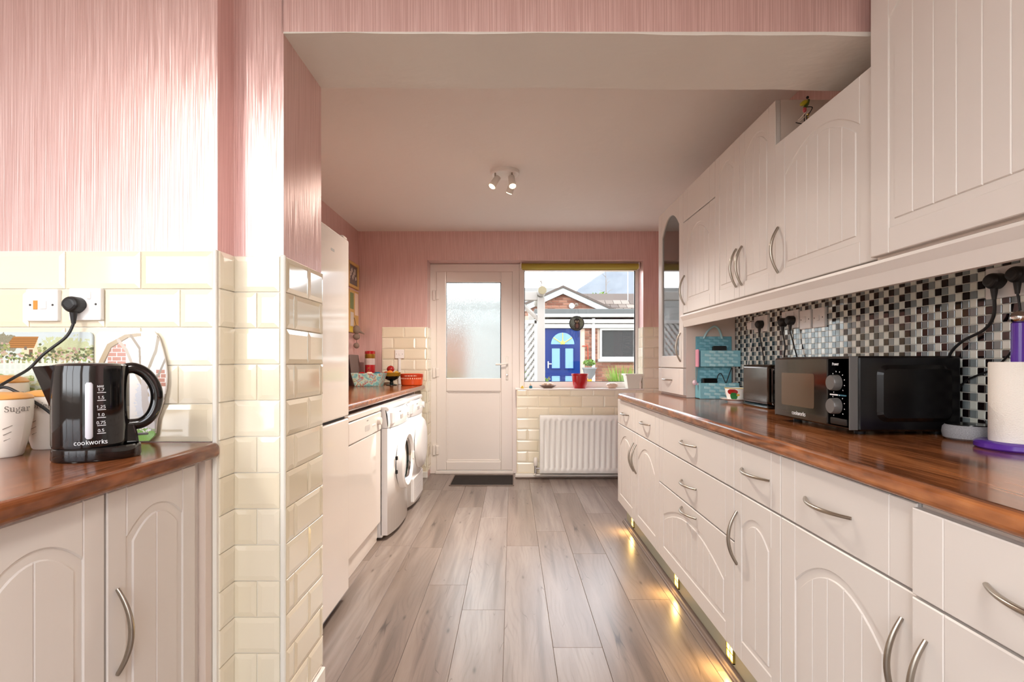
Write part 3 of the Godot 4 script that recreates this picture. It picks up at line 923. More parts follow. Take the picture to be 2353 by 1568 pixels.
func build_back_wall() -> void:
	var b := B.new()
	b.box(V(XL - 0.2, 0, DB + 0.28), V(-0.827, CEIL + 0.05, DB))
	b.box(V(-0.828, 2.12, DB + 0.28), V(1.277, CEIL + 0.05, DB))
	b.box(V(0.042, 0, DB + 0.28), V(1.277, 0.862, DB))
	b.box(V(1.276, 0, DB + 0.28), V(1.6, CEIL + 0.05, DB))
	var wb := struct("wall_back", b.done(), M.wallpaper, "pink striped end wall round the glazed door and the window")
	# tiles left of the door, round the reveal, under the window, right of the window
	var tops := [1.467]
	for i in 13: tops.append(1.467 - 0.105 * (i + 1))
	tops.append(0.058)
	tile_face(wb, V(-1.268, 0, DB), Vector3.RIGHT, Vector3.BACK, 0.441, tops, [0.218, 0.112], 0.213)
	tile_face(wb, V(-0.827, 0, DB), Vector3.FORWARD, Vector3.RIGHT, 0.185, tops, [0.185], 0.213)
	tops = [0.862, 0.795]
	for i in 7: tops.append(0.795 - 0.1075 * (i + 1))
	tile_face(wb, V(0.042, 0, DB), Vector3.RIGHT, Vector3.BACK, 1.30, tops, [0.105, 0.212], 0.212)
	tops = [1.467]
	for i in 9: tops.append(1.467 - 0.1 * (i + 1))
	tile_face(wb, V(1.276, 0, DB), Vector3.RIGHT, Vector3.BACK, 0.19, tops, [0.10, 0.19], 0.2)
	tile_face(wb, V(1.276, 0, DB + 0.185), Vector3.BACK, Vector3.LEFT, 0.185, [1.467, 1.367, 1.267, 1.167, 1.067, 0.967, 0.862], [0.185], 0.2)
	struct("baseboard_back", boxat(V(0.03, 0, DB + 0.002), V(1.34, 0.042, DB - 0.028), 0.004), M.white_paint, "white skirting under the radiator")
	struct("baseboard_left", boxat(V(-1.5, 0, DB + 0.002), V(-0.822, 0.06, DB - 0.018), 0.004), M.white_paint, "white skirting beside the tumble dryer")
	struct("trim_3", boxat(V(0.03, 0, DB - 0.026), V(1.34, 0.016, DB - 0.046), 0.006), M.bead, "brown floor beading along the skirting under the radiator")
	# window sill
	struct("trim_4", boxat(V(0.03, 0.852, DB + 0.20), V(1.283, 0.868, DB - 0.012), 0.004), M.upvc, "white window sill under the garden window")
	# ---- door
	var df := 5.17
	b = B.new()
	b.plate(PackedVector2Array([Vector2(-0.832, 0.0), Vector2(-0.755, 0.0), Vector2(-0.755, 2.030), Vector2(-0.005, 2.030), Vector2(-0.005, 0.0), Vector2(0.072, 0.0), Vector2(0.072, 2.118), Vector2(-0.832, 2.118)]), -df - 0.05, -df + 0.012, 0.006, 2)
	b.box(V(-0.775, 0.0, df + 0.05), V(0.015, 0.03, df - 0.03), 0.004)
	var dr := struct("door_1", b.done(), M.upvc, "white half-glazed back door with a frosted upper pane")
	b = B.new()
	# leaf: four members and a middle rail round the glass and the panel
	var L := -0.765
	var R := 0.005
	for q in [[rect(L, 0.035, L + 0.10, 2.04)], [rect(R - 0.118, 0.035, R, 2.04)], [rect(L + 0.10, 1.93, R - 0.118, 2.04)], [rect(L + 0.10, 0.83, R - 0.118, 0.965)], [rect(L + 0.10, 0.035, R - 0.118, 0.125)]]:
		b.plate(q[0], -df - 0.03, -df + 0.022, 0.010, 3)
	var leaf := part(dr, "leaf", b.done(), M.upvc)
	part(leaf, "panel", boxat(V(-0.668, 0.12, df + 0.02), V(-0.110, 0.835, df - 0.002)), M.upvc)
	b = B.new()
	b.plate(PackedVector2Array([Vector2(-0.668, 0.122), Vector2(-0.650, 0.140), Vector2(-0.650, 0.818), Vector2(-0.668, 0.836)]), -df, -df + 0.012, 0.004)
	b.plate(PackedVector2Array([Vector2(-0.110, 0.836), Vector2(-0.128, 0.818), Vector2(-0.128, 0.140), Vector2(-0.110, 0.122)]), -df, -df + 0.012, 0.004)
	b.plate(PackedVector2Array([Vector2(-0.668, 0.836), Vector2(-0.650, 0.818), Vector2(-0.128, 0.818), Vector2(-0.110, 0.836)]), -df, -df + 0.012, 0.004)
	b.plate(PackedVector2Array([Vector2(-0.110, 0.122), Vector2(-0.128, 0.140), Vector2(-0.650, 0.140), Vector2(-0.668, 0.122)]), -df, -df + 0.012, 0.004)
	part(leaf, "panel_moulding", b.done(), M.upvc)
	part(leaf, "glazing", boxat(V(-0.672, 0.955, df + 0.006), V(-0.108, 1.94, df)), M.frosted)
	b = B.new()
	for q in [rect(-0.672, 0.958, -0.662, 1.937), rect(-0.120, 0.958, -0.110, 1.937), rect(-0.662, 1.925, -0.12, 1.937), rect(-0.662, 0.958, -0.12, 0.966)]:
		b.plate(q, -df, -df + 0.006)
	part(leaf, "gasket", b.done(), M.seal)
	for y in [1.80, 1.02, 0.24]:
		var hb := B.new()
		hb.box(V(-0.800, y - 0.052, df), V(-0.772, y + 0.052, df - 0.030), 0.004)
		hb.box(V(-0.768, y - 0.045, df), V(-0.735, y + 0.045, df - 0.032), 0.005)
		part(dr, "hinge", hb.done(), M.upvc)
	b = B.new()
	b.box(V(-0.066, 0.945, df - 0.02), V(-0.038, 1.185, df - 0.034), 0.005)
	b.tube(smooth_path([V(-0.052, 1.11, df - 0.03), V(-0.056, 1.11, df - 0.07), V(-0.10, 1.105, df - 0.075), V(-0.165, 1.103, df - 0.072)], 5), 0.009, 10)
	part(leaf, "handle", b.done(), M.white_paint)
	part(leaf, "lock_cylinder", lathem([Vector2(0, 0), Vector2(0.009, 0), Vector2(0.009, 0.01), Vector2(0, 0.011)], 16), M.chrome, V(-0.052, 0.995, df - 0.033), Vector3(PI / 2, 0, 0))
	part(dr, "key", boxat(V(-0.056, 0.975, df - 0.04), V(-0.049, 0.998, df - 0.05), 0.001), M.steel)
	# ---- window
	b = B.new()
	for q in [rect(0.072, 0.868, 0.122, 2.118), rect(1.243, 0.868, 1.276, 2.118), rect(0.122, 0.868, 1.243, 0.927), rect(0.122, 2.05, 1.243, 2.118)]:
		b.plate(q, -df - 0.05, -df + 0.012, 0.007, 3)
	var wd := struct("window_1", b.done(), M.upvc, "white framed fixed window looking onto the garden")
	part(wd, "pane", boxat(V(0.116, 0.92, df + 0.013), V(1.249, 2.06, df + 0.009)), M.pane)
	b = B.new()
	for q in [rect(0.120, 0.924, 0.1275, 2.056), rect(1.234, 0.924, 1.2455, 2.056), rect(0.127, 0.924, 1.236, 0.932)]:
		b.plate(q, -df - 0.009, -df + 0.001)
	part(wd, "gasket", b.done(), M.seal)
	# roller blind
	var rb := thing("roller_blind", "olive green roller blind rolled up above the garden window", "blind", V(0, 0, 0))
	part(rb, "fabric_roll", tubem([V(0.092, 2.082, DB + 0.115), V(1.256, 2.082, DB + 0.115)], 0.028, 20), M.blind)
	part(rb, "bottom_bar", boxat(V(0.10, 2.048, DB + 0.14), V(1.25, 2.062, DB + 0.13), 0.003), M.blind)
	for xx in [0.082, 1.256]:
		part(rb, "bracket", boxat(V(xx, 2.055, DB + 0.14), V(xx + 0.008, 2.117, DB + 0.09), 0.002), M.upvc)
	var cb := []
	for i in 30: cb.append(V(1.262, 2.06 - i * 0.028, DB + 0.14))
	part(rb, "pull_chain", tubem(cb, 0.0022, 6), M.print_white)
	# ---- door mat well
	var mt := thing("door_mat", "dark brown coir mat set into the floor before the back door", "mat", V(-0.28, 0, 4.86))
	part(mt, "pile", boxat(Vector3(-0.285, 0.0005, -0.20), Vector3(0.285, 0.008, 0.20), 0.002), M.doormat)
	b = B.new()
	b.box(Vector3(-0.297, 0.0, -0.212), Vector3(-0.285, 0.007, 0.212), 0.002)
	b.box(Vector3(0.285, 0.0, -0.212), Vector3(0.297, 0.007, 0.212), 0.002)
	b.box(Vector3(-0.285, 0.0, 0.20), Vector3(0.285, 0.007, 0.212), 0.002)
	b.box(Vector3(-0.285, 0.0, -0.212), Vector3(0.285, 0.007, -0.20), 0.002)
	part(mt, "edging", b.done(), M.bead)
	# ---- radiator
	var ra := thing("radiator", "white ribbed panel radiator on the tiles under the window", "radiator", V(0.263, 0.062, 4.905))
	b = B.new()
	var W := 0.86
	var H := 0.556
	var nxx := 130
	var ys := [0.0, 0.008, 0.045, 0.062, 0.30, 0.494, 0.511, 0.548, H]
	var zf := func(xi: int, yi: int) -> Vector3:
		var px := W * xi / nxx
		var fl := 0.5 - 0.5 * cos(TAU * px / 0.0535)
		fl = smoothstep(0.15, 0.85, fl)
		var env := 1.0 if (yi >= 3 and yi <= 5) else 0.0
		var edge := 0.0 if (yi == 0 or yi == 8 or xi == 0 or xi == nxx) else 0.006
		if px < 0.022 or px > W - 0.022: env = 0.0
		return Vector3(px, ys[yi], 0.026 + edge - 0.013 * env * (1.0 - fl) + 0.001 * env)
	b.grp(1)
	for xi in nxx:
		for yi in 8:
			b.quad(zf.call(xi, yi), zf.call(xi + 1, yi), zf.call(xi + 1, yi + 1), zf.call(xi, yi + 1))
	b.grp(-1)
	b.box(Vector3(0, 0, 0), Vector3(W, H, 0.012), 0.002)
	b.box(Vector3(0.0, H - 0.012, -0.03), Vector3(W, H, 0.027), 0.003)
	b.box(Vector3(0.0, 0.0, -0.03), Vector3(0.006, H, 0.026), 0.002)
	b.box(Vector3(W - 0.006, 0.0, -0.03), Vector3(W, H, 0.026), 0.002)
	b.box(Vector3(0.0, 0.0, 0.0), Vector3(W, 0.006, 0.026), 0.001)
	part(ra, "panel", b.done(), M.radiator)
	for bx in [0.15, 0.7]:
		part(ra, "bracket", boxat(Vector3(bx, 0.05, -0.066), Vector3(bx + 0.03, 0.5, -0.0), 0.002), M.radiator)
	b = B.new()
	b.tube([Vector3(0.006, 0.045, 0.0), Vector3(-0.04, 0.045, 0.0)], 0.011, 12)
	b.tube([Vector3(-0.04, 0.075, 0.0), Vector3(-0.04, 0.0, 0.0)], 0.012, 12)
	var vb := part(ra, "valve", b.done(), M.chrome)
	part(vb, "thermostat_head", lathem([Vector2(0, 0.07), Vector2(0.017, 0.07), Vector2(0.02, 0.08), Vector2(0.02, 0.14), Vector2(0.015, 0.15), Vector2(0, 0.151)], 20), M.white_paint, Vector3(-0.04, 0, 0))
	part(ra, "pipe", tubem(smooth_path([Vector3(-0.04, 0.01, 0), Vector3(-0.04, -0.014, 0), Vector3(-0.02, -0.022, -0.012), Vector3(0.3, -0.025, -0.014), Vector3(0.86, -0.025, -0.014)], 5), 0.0075, 10), M.white_paint)

const XB := 0.75          # back of the base unit fronts (their faces stand 19 mm proud)
func build_right_units() -> void:
	var T := -PI / 2
	var fx := XB + 0.012
	var dep := XR - fx - 0.004
	# base units: far end depth, width
	var far := 3.597
	var u := thing("base_cabinet", "far cream base unit with two drawers over two arched doors", "cabinet", V(fx, 0, far), T, "fitted base units")
	var w := 1.010
	var hw := w / 2
	kitchen_unit(u, w, 0.15, 0.869, dep, [["drawer", 0.0, 0.700, hw, 0.166, false, hw * 0.5, 0.785, false], ["drawer", hw, 0.700, hw, 0.166, false, hw * 1.5, 0.785, false], ["door", 0.0, 0.152, hw, 0.545, true, hw - 0.035, 0.545, true], ["door", hw, 0.152, hw, 0.545, true, hw + 0.035, 0.545, true]])
	u = thing("base_cabinet", "wide cream unit of three stacked drawers, the lowest arched", "cabinet", V(fx, 0, 2.585), T, "fitted base units")
	w = 0.872
	kitchen_unit(u, w, 0.15, 0.869, dep, [["drawer", 0.0, 0.700, w, 0.166, false, w / 2, 0.782, false], ["drawer", 0.0, 0.524, w, 0.173, false, w / 2, 0.610, false], ["drawer", 0.0, 0.152, w, 0.369, true, w / 2, 0.492, false]])
	u = thing("base_cabinet", "narrow cream base unit with one drawer and one slim arched door", "cabinet", V(fx, 0, 1.711), T, "fitted base units")
	w = 0.296
	kitchen_unit(u, w, 0.15, 0.869, dep, [["drawer", 0.0, 0.700, w, 0.166, false, w / 2, 0.782, false], ["door", 0.0, 0.152, w, 0.545, true, 0.024, 0.545, true]])
	u = thing("base_cabinet", "cream base unit next to the slim one, door handle on its near edge", "cabinet", V(fx, 0, 1.414), T, "fitted base units")
	w = 0.476
	kitchen_unit(u, w, 0.15, 0.869, dep, [["drawer", 0.0, 0.700, w, 0.166, false, w / 2 - 0.03, 0.782, false], ["door", 0.0, 0.152, w, 0.545, true, w - 0.035, 0.55, true]])
	u = thing("base_cabinet", "nearest cream base unit, cut by the photo's edge", "cabinet", V(fx - 0.012, 0, 0.937), T, "fitted base units")
	kitchen_unit(u, w, 0.15, 0.869, dep, [["drawer", 0.0, 0.700, w, 0.160, false, w / 2, 0.782, false], ["door", 0.0, 0.152, w, 0.545, true, 0.035, 0.545, true]])
	# plinth, its beading
	struct("trim_5", boxat(V(0.80, 0.0, 3.57), V(0.818, 0.149, 0.3), 0.001), M.plinth, "grey-green plinth under the base units")
	var b := B.new()
	var pr := PackedVector2Array([Vector2(0.8, 0.0), Vector2(0.8, 0.026), Vector2(0.793, 0.025), Vector2(0.789, 0.019), Vector2(0.783, 0.0165), Vector2(0.779, 0.010), Vector2(0.776, 0.008), Vector2(0.775, 0.0)])
	for i in pr.size():
		var p := pr[i]
		var q := pr[(i + 1) % pr.size()]
		b.quad(V(p.x, p.y, 0.3), V(q.x, q.y, 0.3), V(q.x, q.y, 3.6), V(p.x, p.y, 3.6))
	struct("trim_6", b.done(), M.bead, "stepped grey-brown floor beading along the plinth")
	# worktop: rounded front edge, rounded far corner
	var p2 := PackedVector2Array([Vector2(XR - 0.005, -0.3), Vector2(XR - 0.005, 3.60)])
	for i in 9:
		var a := PI / 2 + PI / 2 * i / 8
		p2.append(Vector2(0.722 + 0.11 + cos(a) * 0.11, 3.60 - 0.11 + sin(a) * 0.11))
	p2.append(Vector2(0.722, -0.3))
	var wt := one("worktop", platem(p2, 0.870, 0.910, 0.014, 5, true), M.walnut, "long dark walnut worktop carrying the microwave", "worktop")
	wt.rotation.x = -PI / 2
	# ---- wall units
	var ux := 1.045
	var ud := XR - ux - 0.004
	u = thing("wall_cabinet", "cream wall unit beside the glass cabinet, with a flap over its door", "cabinet", V(ux, 0, 3.068), T, "fitted wall units")
	w = 0.481
	kitchen_unit(u, w, 1.405, 2.150, ud, [["door", 0.0, 1.415, w, 0.545, true, 0.028, 1.553, true], ["flap", 0.0, 1.963, w, 0.185, false, null, 0, false]])
	u = thing("wall_cabinet", "tall cream wall unit with a pair of narrow arched doors", "cabinet", V(ux, 0, 2.586), T, "fitted wall units")
	w = 0.594
	kitchen_unit(u, w, 1.405, 2.150, ud, [["door", 0.0, 1.415, 0.276, 0.733, true, 0.276 - 0.028, 1.555, true], ["door", 0.277, 1.415, 0.316, 0.733, true, 0.277 + 0.028, 1.555, true]])
	u = thing("wall_cabinet", "shorter cream wall unit under the header, arched door below a wire figure", "cabinet", V(ux - 0.004, 0, 1.990), T, "fitted wall units")
	w = 0.556
	kitchen_unit(u, w, 1.405, 1.972, ud, [["door", 0.0, 1.412, w, 0.558, true, 0.028, 1.555, true]])
	u = thing("wall_cabinet", "nearest cream wall unit, rising out of the photo's top corner", "cabinet", V(ux - 0.024, 0, 1.432), T, "fitted wall units")
	w = 0.62
	kitchen_unit(u, w, 1.405, 2.19, ud + 0.02, [["door", 0.0, 1.415, w, 0.772, true, null, 0, true]])
	# pelmet under the wall units
	b = B.new()
	var pe := PackedVector2Array([Vector2(1.030, 1.335), Vector2(1.048, 1.335), Vector2(1.048, 1.405), Vector2(1.010, 1.405), Vector2(1.008, 1.396), Vector2(1.020, 1.372), Vector2(1.026, 1.350)])
	for i in pe.size():
		var p := pe[i]
		var q := pe[(i + 1) % pe.size()]
		b.quad(V(q.x, q.y, 0.6), V(p.x, p.y, 0.6), V(p.x, p.y, 3.066), V(q.x, q.y, 3.066))
	one("pelmet", b.done(), M.unit, "cream pelmet rail running under the wall units", "pelmet")
	# ---- glazed cabinet standing on the worktop
	u = thing("glazed_cabinet", "tall cream cabinet on the worktop with an arched glass door", "cabinet", V(ux, 0.911, 3.588), T)
	w = 0.519
	var H := 1.237
	b = B.new()
	b.box(Vector3(0, 0, -ud), Vector3(0.018, H, 0), 0.001)
	b.box(Vector3(w - 0.018, 0, -ud), Vector3(w, H, 0), 0.001)
	b.box(Vector3(0.018, 0, -ud), Vector3(w - 0.018, 0.018, 0))
	b.box(Vector3(0.018, H - 0.018, -ud), Vector3(w - 0.018, H, 0))
	b.box(Vector3(0.018, 0.165, -ud), Vector3(w - 0.018, 0.18, -0.001))
	b.box(Vector3(0.018, 0.018, -ud), Vector3(w - 0.018, H - 0.018, -ud + 0.006))
	part(u, "carcass", b.done(), M.carcass)
	for sy in [0.52, 0.86]:
		part(u, "shelf", boxat(Vector3(0.019, sy, -ud + 0.007), Vector3(w - 0.019, sy + 0.015, -0.02)), M.carcass)
	var dw := part(u, "drawer", front_mesh(w - 0.004, 0.163, false), M.unit, Vector3(0.002, 0.012, 0))
	part(dw, "handle", bow_handle(), M.steel, Vector3(w * 0.42, 0.088, 0.0185))
	b = B.new()
	var dh := H - 0.183
	var s0 := 0.075
	var s1 := w - 0.004 - 0.075
	b.plate(rect(0, 0, s0, dh), 0.0, 0.019, 0.0022)
	b.plate(rect(s1, 0, w - 0.004, dh), 0.0, 0.019, 0.0022)
	b.plate(rect(s0, 0, s1, 0.075), 0.0, 0.019, 0.0022)
	var ar := PackedVector2Array()
	for i in 21:
		var x := s0 + (s1 - s0) * i / 20.0
		ar.append(Vector2(x, arch_y(x, s0, s1, dh - 0.17, 0.10)))
	ar.append(Vector2(s1, dh)); ar.append(Vector2(s0, dh))
	b.plate(ar, 0.0, 0.019, 0.0022)
	var gd := part(u, "glass_door", b.done(), M.unit, Vector3(0.002, 0.180, 0))
	part(gd, "pane", boxat(Vector3(s0 - 0.01, 0.065, 0.006), Vector3(s1 + 0.01, dh - 0.06, 0.010)), M.smoked_pane)
	part(gd, "handle", bow_handle(), M.steel, Vector3(w - 0.045, 0.125, 0.0185), Vector3(0, 0, PI / 2))

func build_left_units() -> void:
	var T := PI / 2
	# near left base unit: fronts look to +x; local x runs away from the camera
	var u := thing("base_cabinet", "cream base unit with two arched doors under the kettle worktop", "cabinet", V(-0.829, 0, 0.715), T, "fitted base units")
	kitchen_unit(u, 0.594, 0.15, 0.869, 0.55, [["door", 0.0, 0.152, 0.303, 0.712, true, null, 0, true], ["door", 0.307, 0.152, 0.287, 0.712, true, 0.332, 0.572, true]])
	part(u, "filler_post", boxat(Vector3(0.596, 0.0, -0.05), Vector3(0.628, 0.868, 0.004), 0.001), M.unit)
	part(u, "end_panel", boxat(Vector3(0.630, 0.0, -0.05), Vector3(0.665, 0.868, 0.022), 0.001), M.carcass)
	struct("trim_7", boxat(V(-0.90, 0, 1.38), V(-0.87, 0.149, 0.3)), M.plinth, "plinth under the near left base unit")
	var p2 := PackedVector2Array([Vector2(-1.42, 0.25), Vector2(-0.778, 0.25), Vector2(-0.778, 1.34)])
	for i in 6:
		var a := PI / 2 * i / 5
		p2.append(Vector2(-0.778 - 0.022 + cos(a) * 0.022, 1.352 + sin(a) * 0.022))
	p2.append(Vector2(-1.42, 1.374))
	var wt := one("worktop", platem(p2, 0.870, 0.910, 0.013, 5, true), M.walnut_cross, "short walnut worktop carrying the black kettle", "worktop")
	wt.rotation.x = -PI / 2
	# far left worktop over the appliances
	p2 = PackedVector2Array([Vector2(XL + 0.004, 2.47), Vector2(-0.828, 2.47)])
	for i in 9:
		var a := PI / 2 * i / 8
		p2.append(Vector2(-0.828 - 0.13 + cos(a) * 0.13, 4.966 - 0.13 + sin(a) * 0.13))
	p2.append(Vector2(XL + 0.004, 4.966))
	wt = one("worktop", platem(p2, 0.870, 0.910, 0.014, 5, true), M.walnut_cross, "walnut worktop over the white laundry machines", "worktop")
	wt.rotation.x = -PI / 2
	# gable panels that carry it
	struct("trim_8", boxat(V(-1.49, 0, 2.50), V(-0.86, 0.869, 2.482)), M.carcass, "cream panel between fridge freezer and dishwasher")
	one("end_panel", boxat(V(-1.49, 0, 4.72), V(-0.90, 0.869, 4.702), 0.001), M.carcass, "cream end panel carrying the worktop beside the tumble dryer", "panel")

func build_lamps() -> void:
	# ceiling spotlight cluster
	var L := thing("ceiling_spotlight", "white round ceiling plate with three small lit spotlights", "light", V(-0.05, CEIL, 3.42))
	part(L, "plate", lathem([Vector2(0, -0.026), Vector2(0.088, -0.026), Vector2(0.096, -0.02), Vector2(0.098, 0.0), Vector2(0, 0.0)], 40), M.white_paint)
	var heads := [[Vector3(-0.062, -0.026, 0.045), Vector3(-0.50, -0.90, 0.30)], [Vector3(0.048, -0.026, 0.052), Vector3(0.10, -0.90, 0.42)], [Vector3(0.045, -0.026, -0.05), Vector3(-0.35, -0.85, -0.45)]]
	for h in heads:
		var at: Vector3 = h[0]
		var dir: Vector3 = h[1].normalized()
		part(L, "stalk", tubem([at, at + Vector3(0, -0.045, 0)], 0.0055, 10), M.steel)
		var hub := at + Vector3(0, -0.055, 0)
		var hd := part(L, "spot_head", tubem([hub - dir * 0.040, hub - dir * 0.036, hub + dir * 0.045], [0.012, 0.021, 0.024], 20), M.white_paint)
		part(hd, "bulb", tubem([hub + dir * 0.040, hub + dir * 0.049], [0.021, 0.019], 20), M.bulb)
		var s := SpotLight3D.new(); s.name = "spot_light"
		L.add_child(s, true)
		s.position = hub + dir * 0.056
		s.look_at_from_position(L.to_global(s.position), L.to_global(s.position + dir), Vector3.UP)
		s.light_color = rgb(255, 243, 228); s.light_energy = SPOT_ENERGY; s.light_size = 0.02
		s.spot_angle = 53.0; s.spot_angle_attenuation = 0.9; s.spot_range = 8.0; s.spot_attenuation = 2.0; s.shadow_enabled = true
	# square plinth lights
	for d in [3.375, 2.470, 1.864]:
		var k: String = {3.375: "far end of", 2.470: "middle of", 1.864: "near end of"}[d]
		var P := thing("plinth_light", "small square lit plinth light at the %s the base units" % k, "light", V(0.80, 0.068, d), -PI / 2, "square plinth lights")
		var b := B.new()
		b.box(Vector3(-0.030, -0.030, 0), Vector3(-0.026, 0.030, 0.008)); b.box(Vector3(0.026, -0.030, 0), Vector3(0.030, 0.030, 0.008))
		b.box(Vector3(-0.030, -0.030, 0), Vector3(0.030, -0.026, 0.008)); b.box(Vector3(-0.030, 0.026, 0), Vector3(0.030, 0.030, 0.008))
		b.box(Vector3(-0.0012, -0.028, 0.004), Vector3(0.0012, 0.028, 0.0075)); b.box(Vector3(-0.028, -0.0012, 0.004), Vector3(0.028, 0.0012, 0.0075))
		part(P, "frame", b.done(), M.brass)
		part(P, "light_panel", boxat(Vector3(-0.026, -0.026, 0.0), Vector3(0.026, 0.026, 0.005)), M.plinth_glow)
		var a := AreaLight3D.new(); a.name = "plinth_glow_light"
		P.add_child(a, true)
		a.position = Vector3(0, 0, 0.010)
		a.rotation.y = PI
		a.area_size = Vector2(0.05, 0.05); a.light_color = rgb(255, 206, 120); a.light_energy = PLINTH_ENERGY; a.shadow_enabled = true
	# two added fill lights, unseen, that brighten the near end and the units
	for q in [["added unseen fill light on the ceiling of the near end, left of the photographer", Vector3(-1.55, 2.42, 0.35), FILL_ENERGY], ["added unseen fill light on the ceiling of the near end, above the photographer", Vector3(0.15, 2.42, 0.35), 1.3]]:
		var R := thing("added_fill_light", q[0], "light", q[1], 0.0, "added fill lights of the near end")
		part(R, "rim", lathem([Vector2(0.0, -0.05), Vector2(0.19, -0.05), Vector2(0.20, -0.04), Vector2(0.20, 0.0), Vector2(0, 0)], 40), M.white_paint)
		part(R, "light_diffuser", lathem([Vector2(0.0, -0.062), Vector2(0.15, -0.06), Vector2(0.18, -0.05), Vector2(0.0, -0.049)], 40), M.fill_lamp_glow)
		var al := AreaLight3D.new(); al.name = "fill_area_light"
		R.add_child(al, true)
		al.position = Vector3(0, -0.068, 0); al.rotation.x = -PI / 2
		al.area_size = Vector2(0.34, 0.34); al.light_color = rgb(255, 250, 245); al.light_energy = q[2]; al.shadow_enabled = true

const SPOT_ENERGY := 2.1
const PLINTH_ENERGY := 0.07
const FILL_ENERGY := 1.9

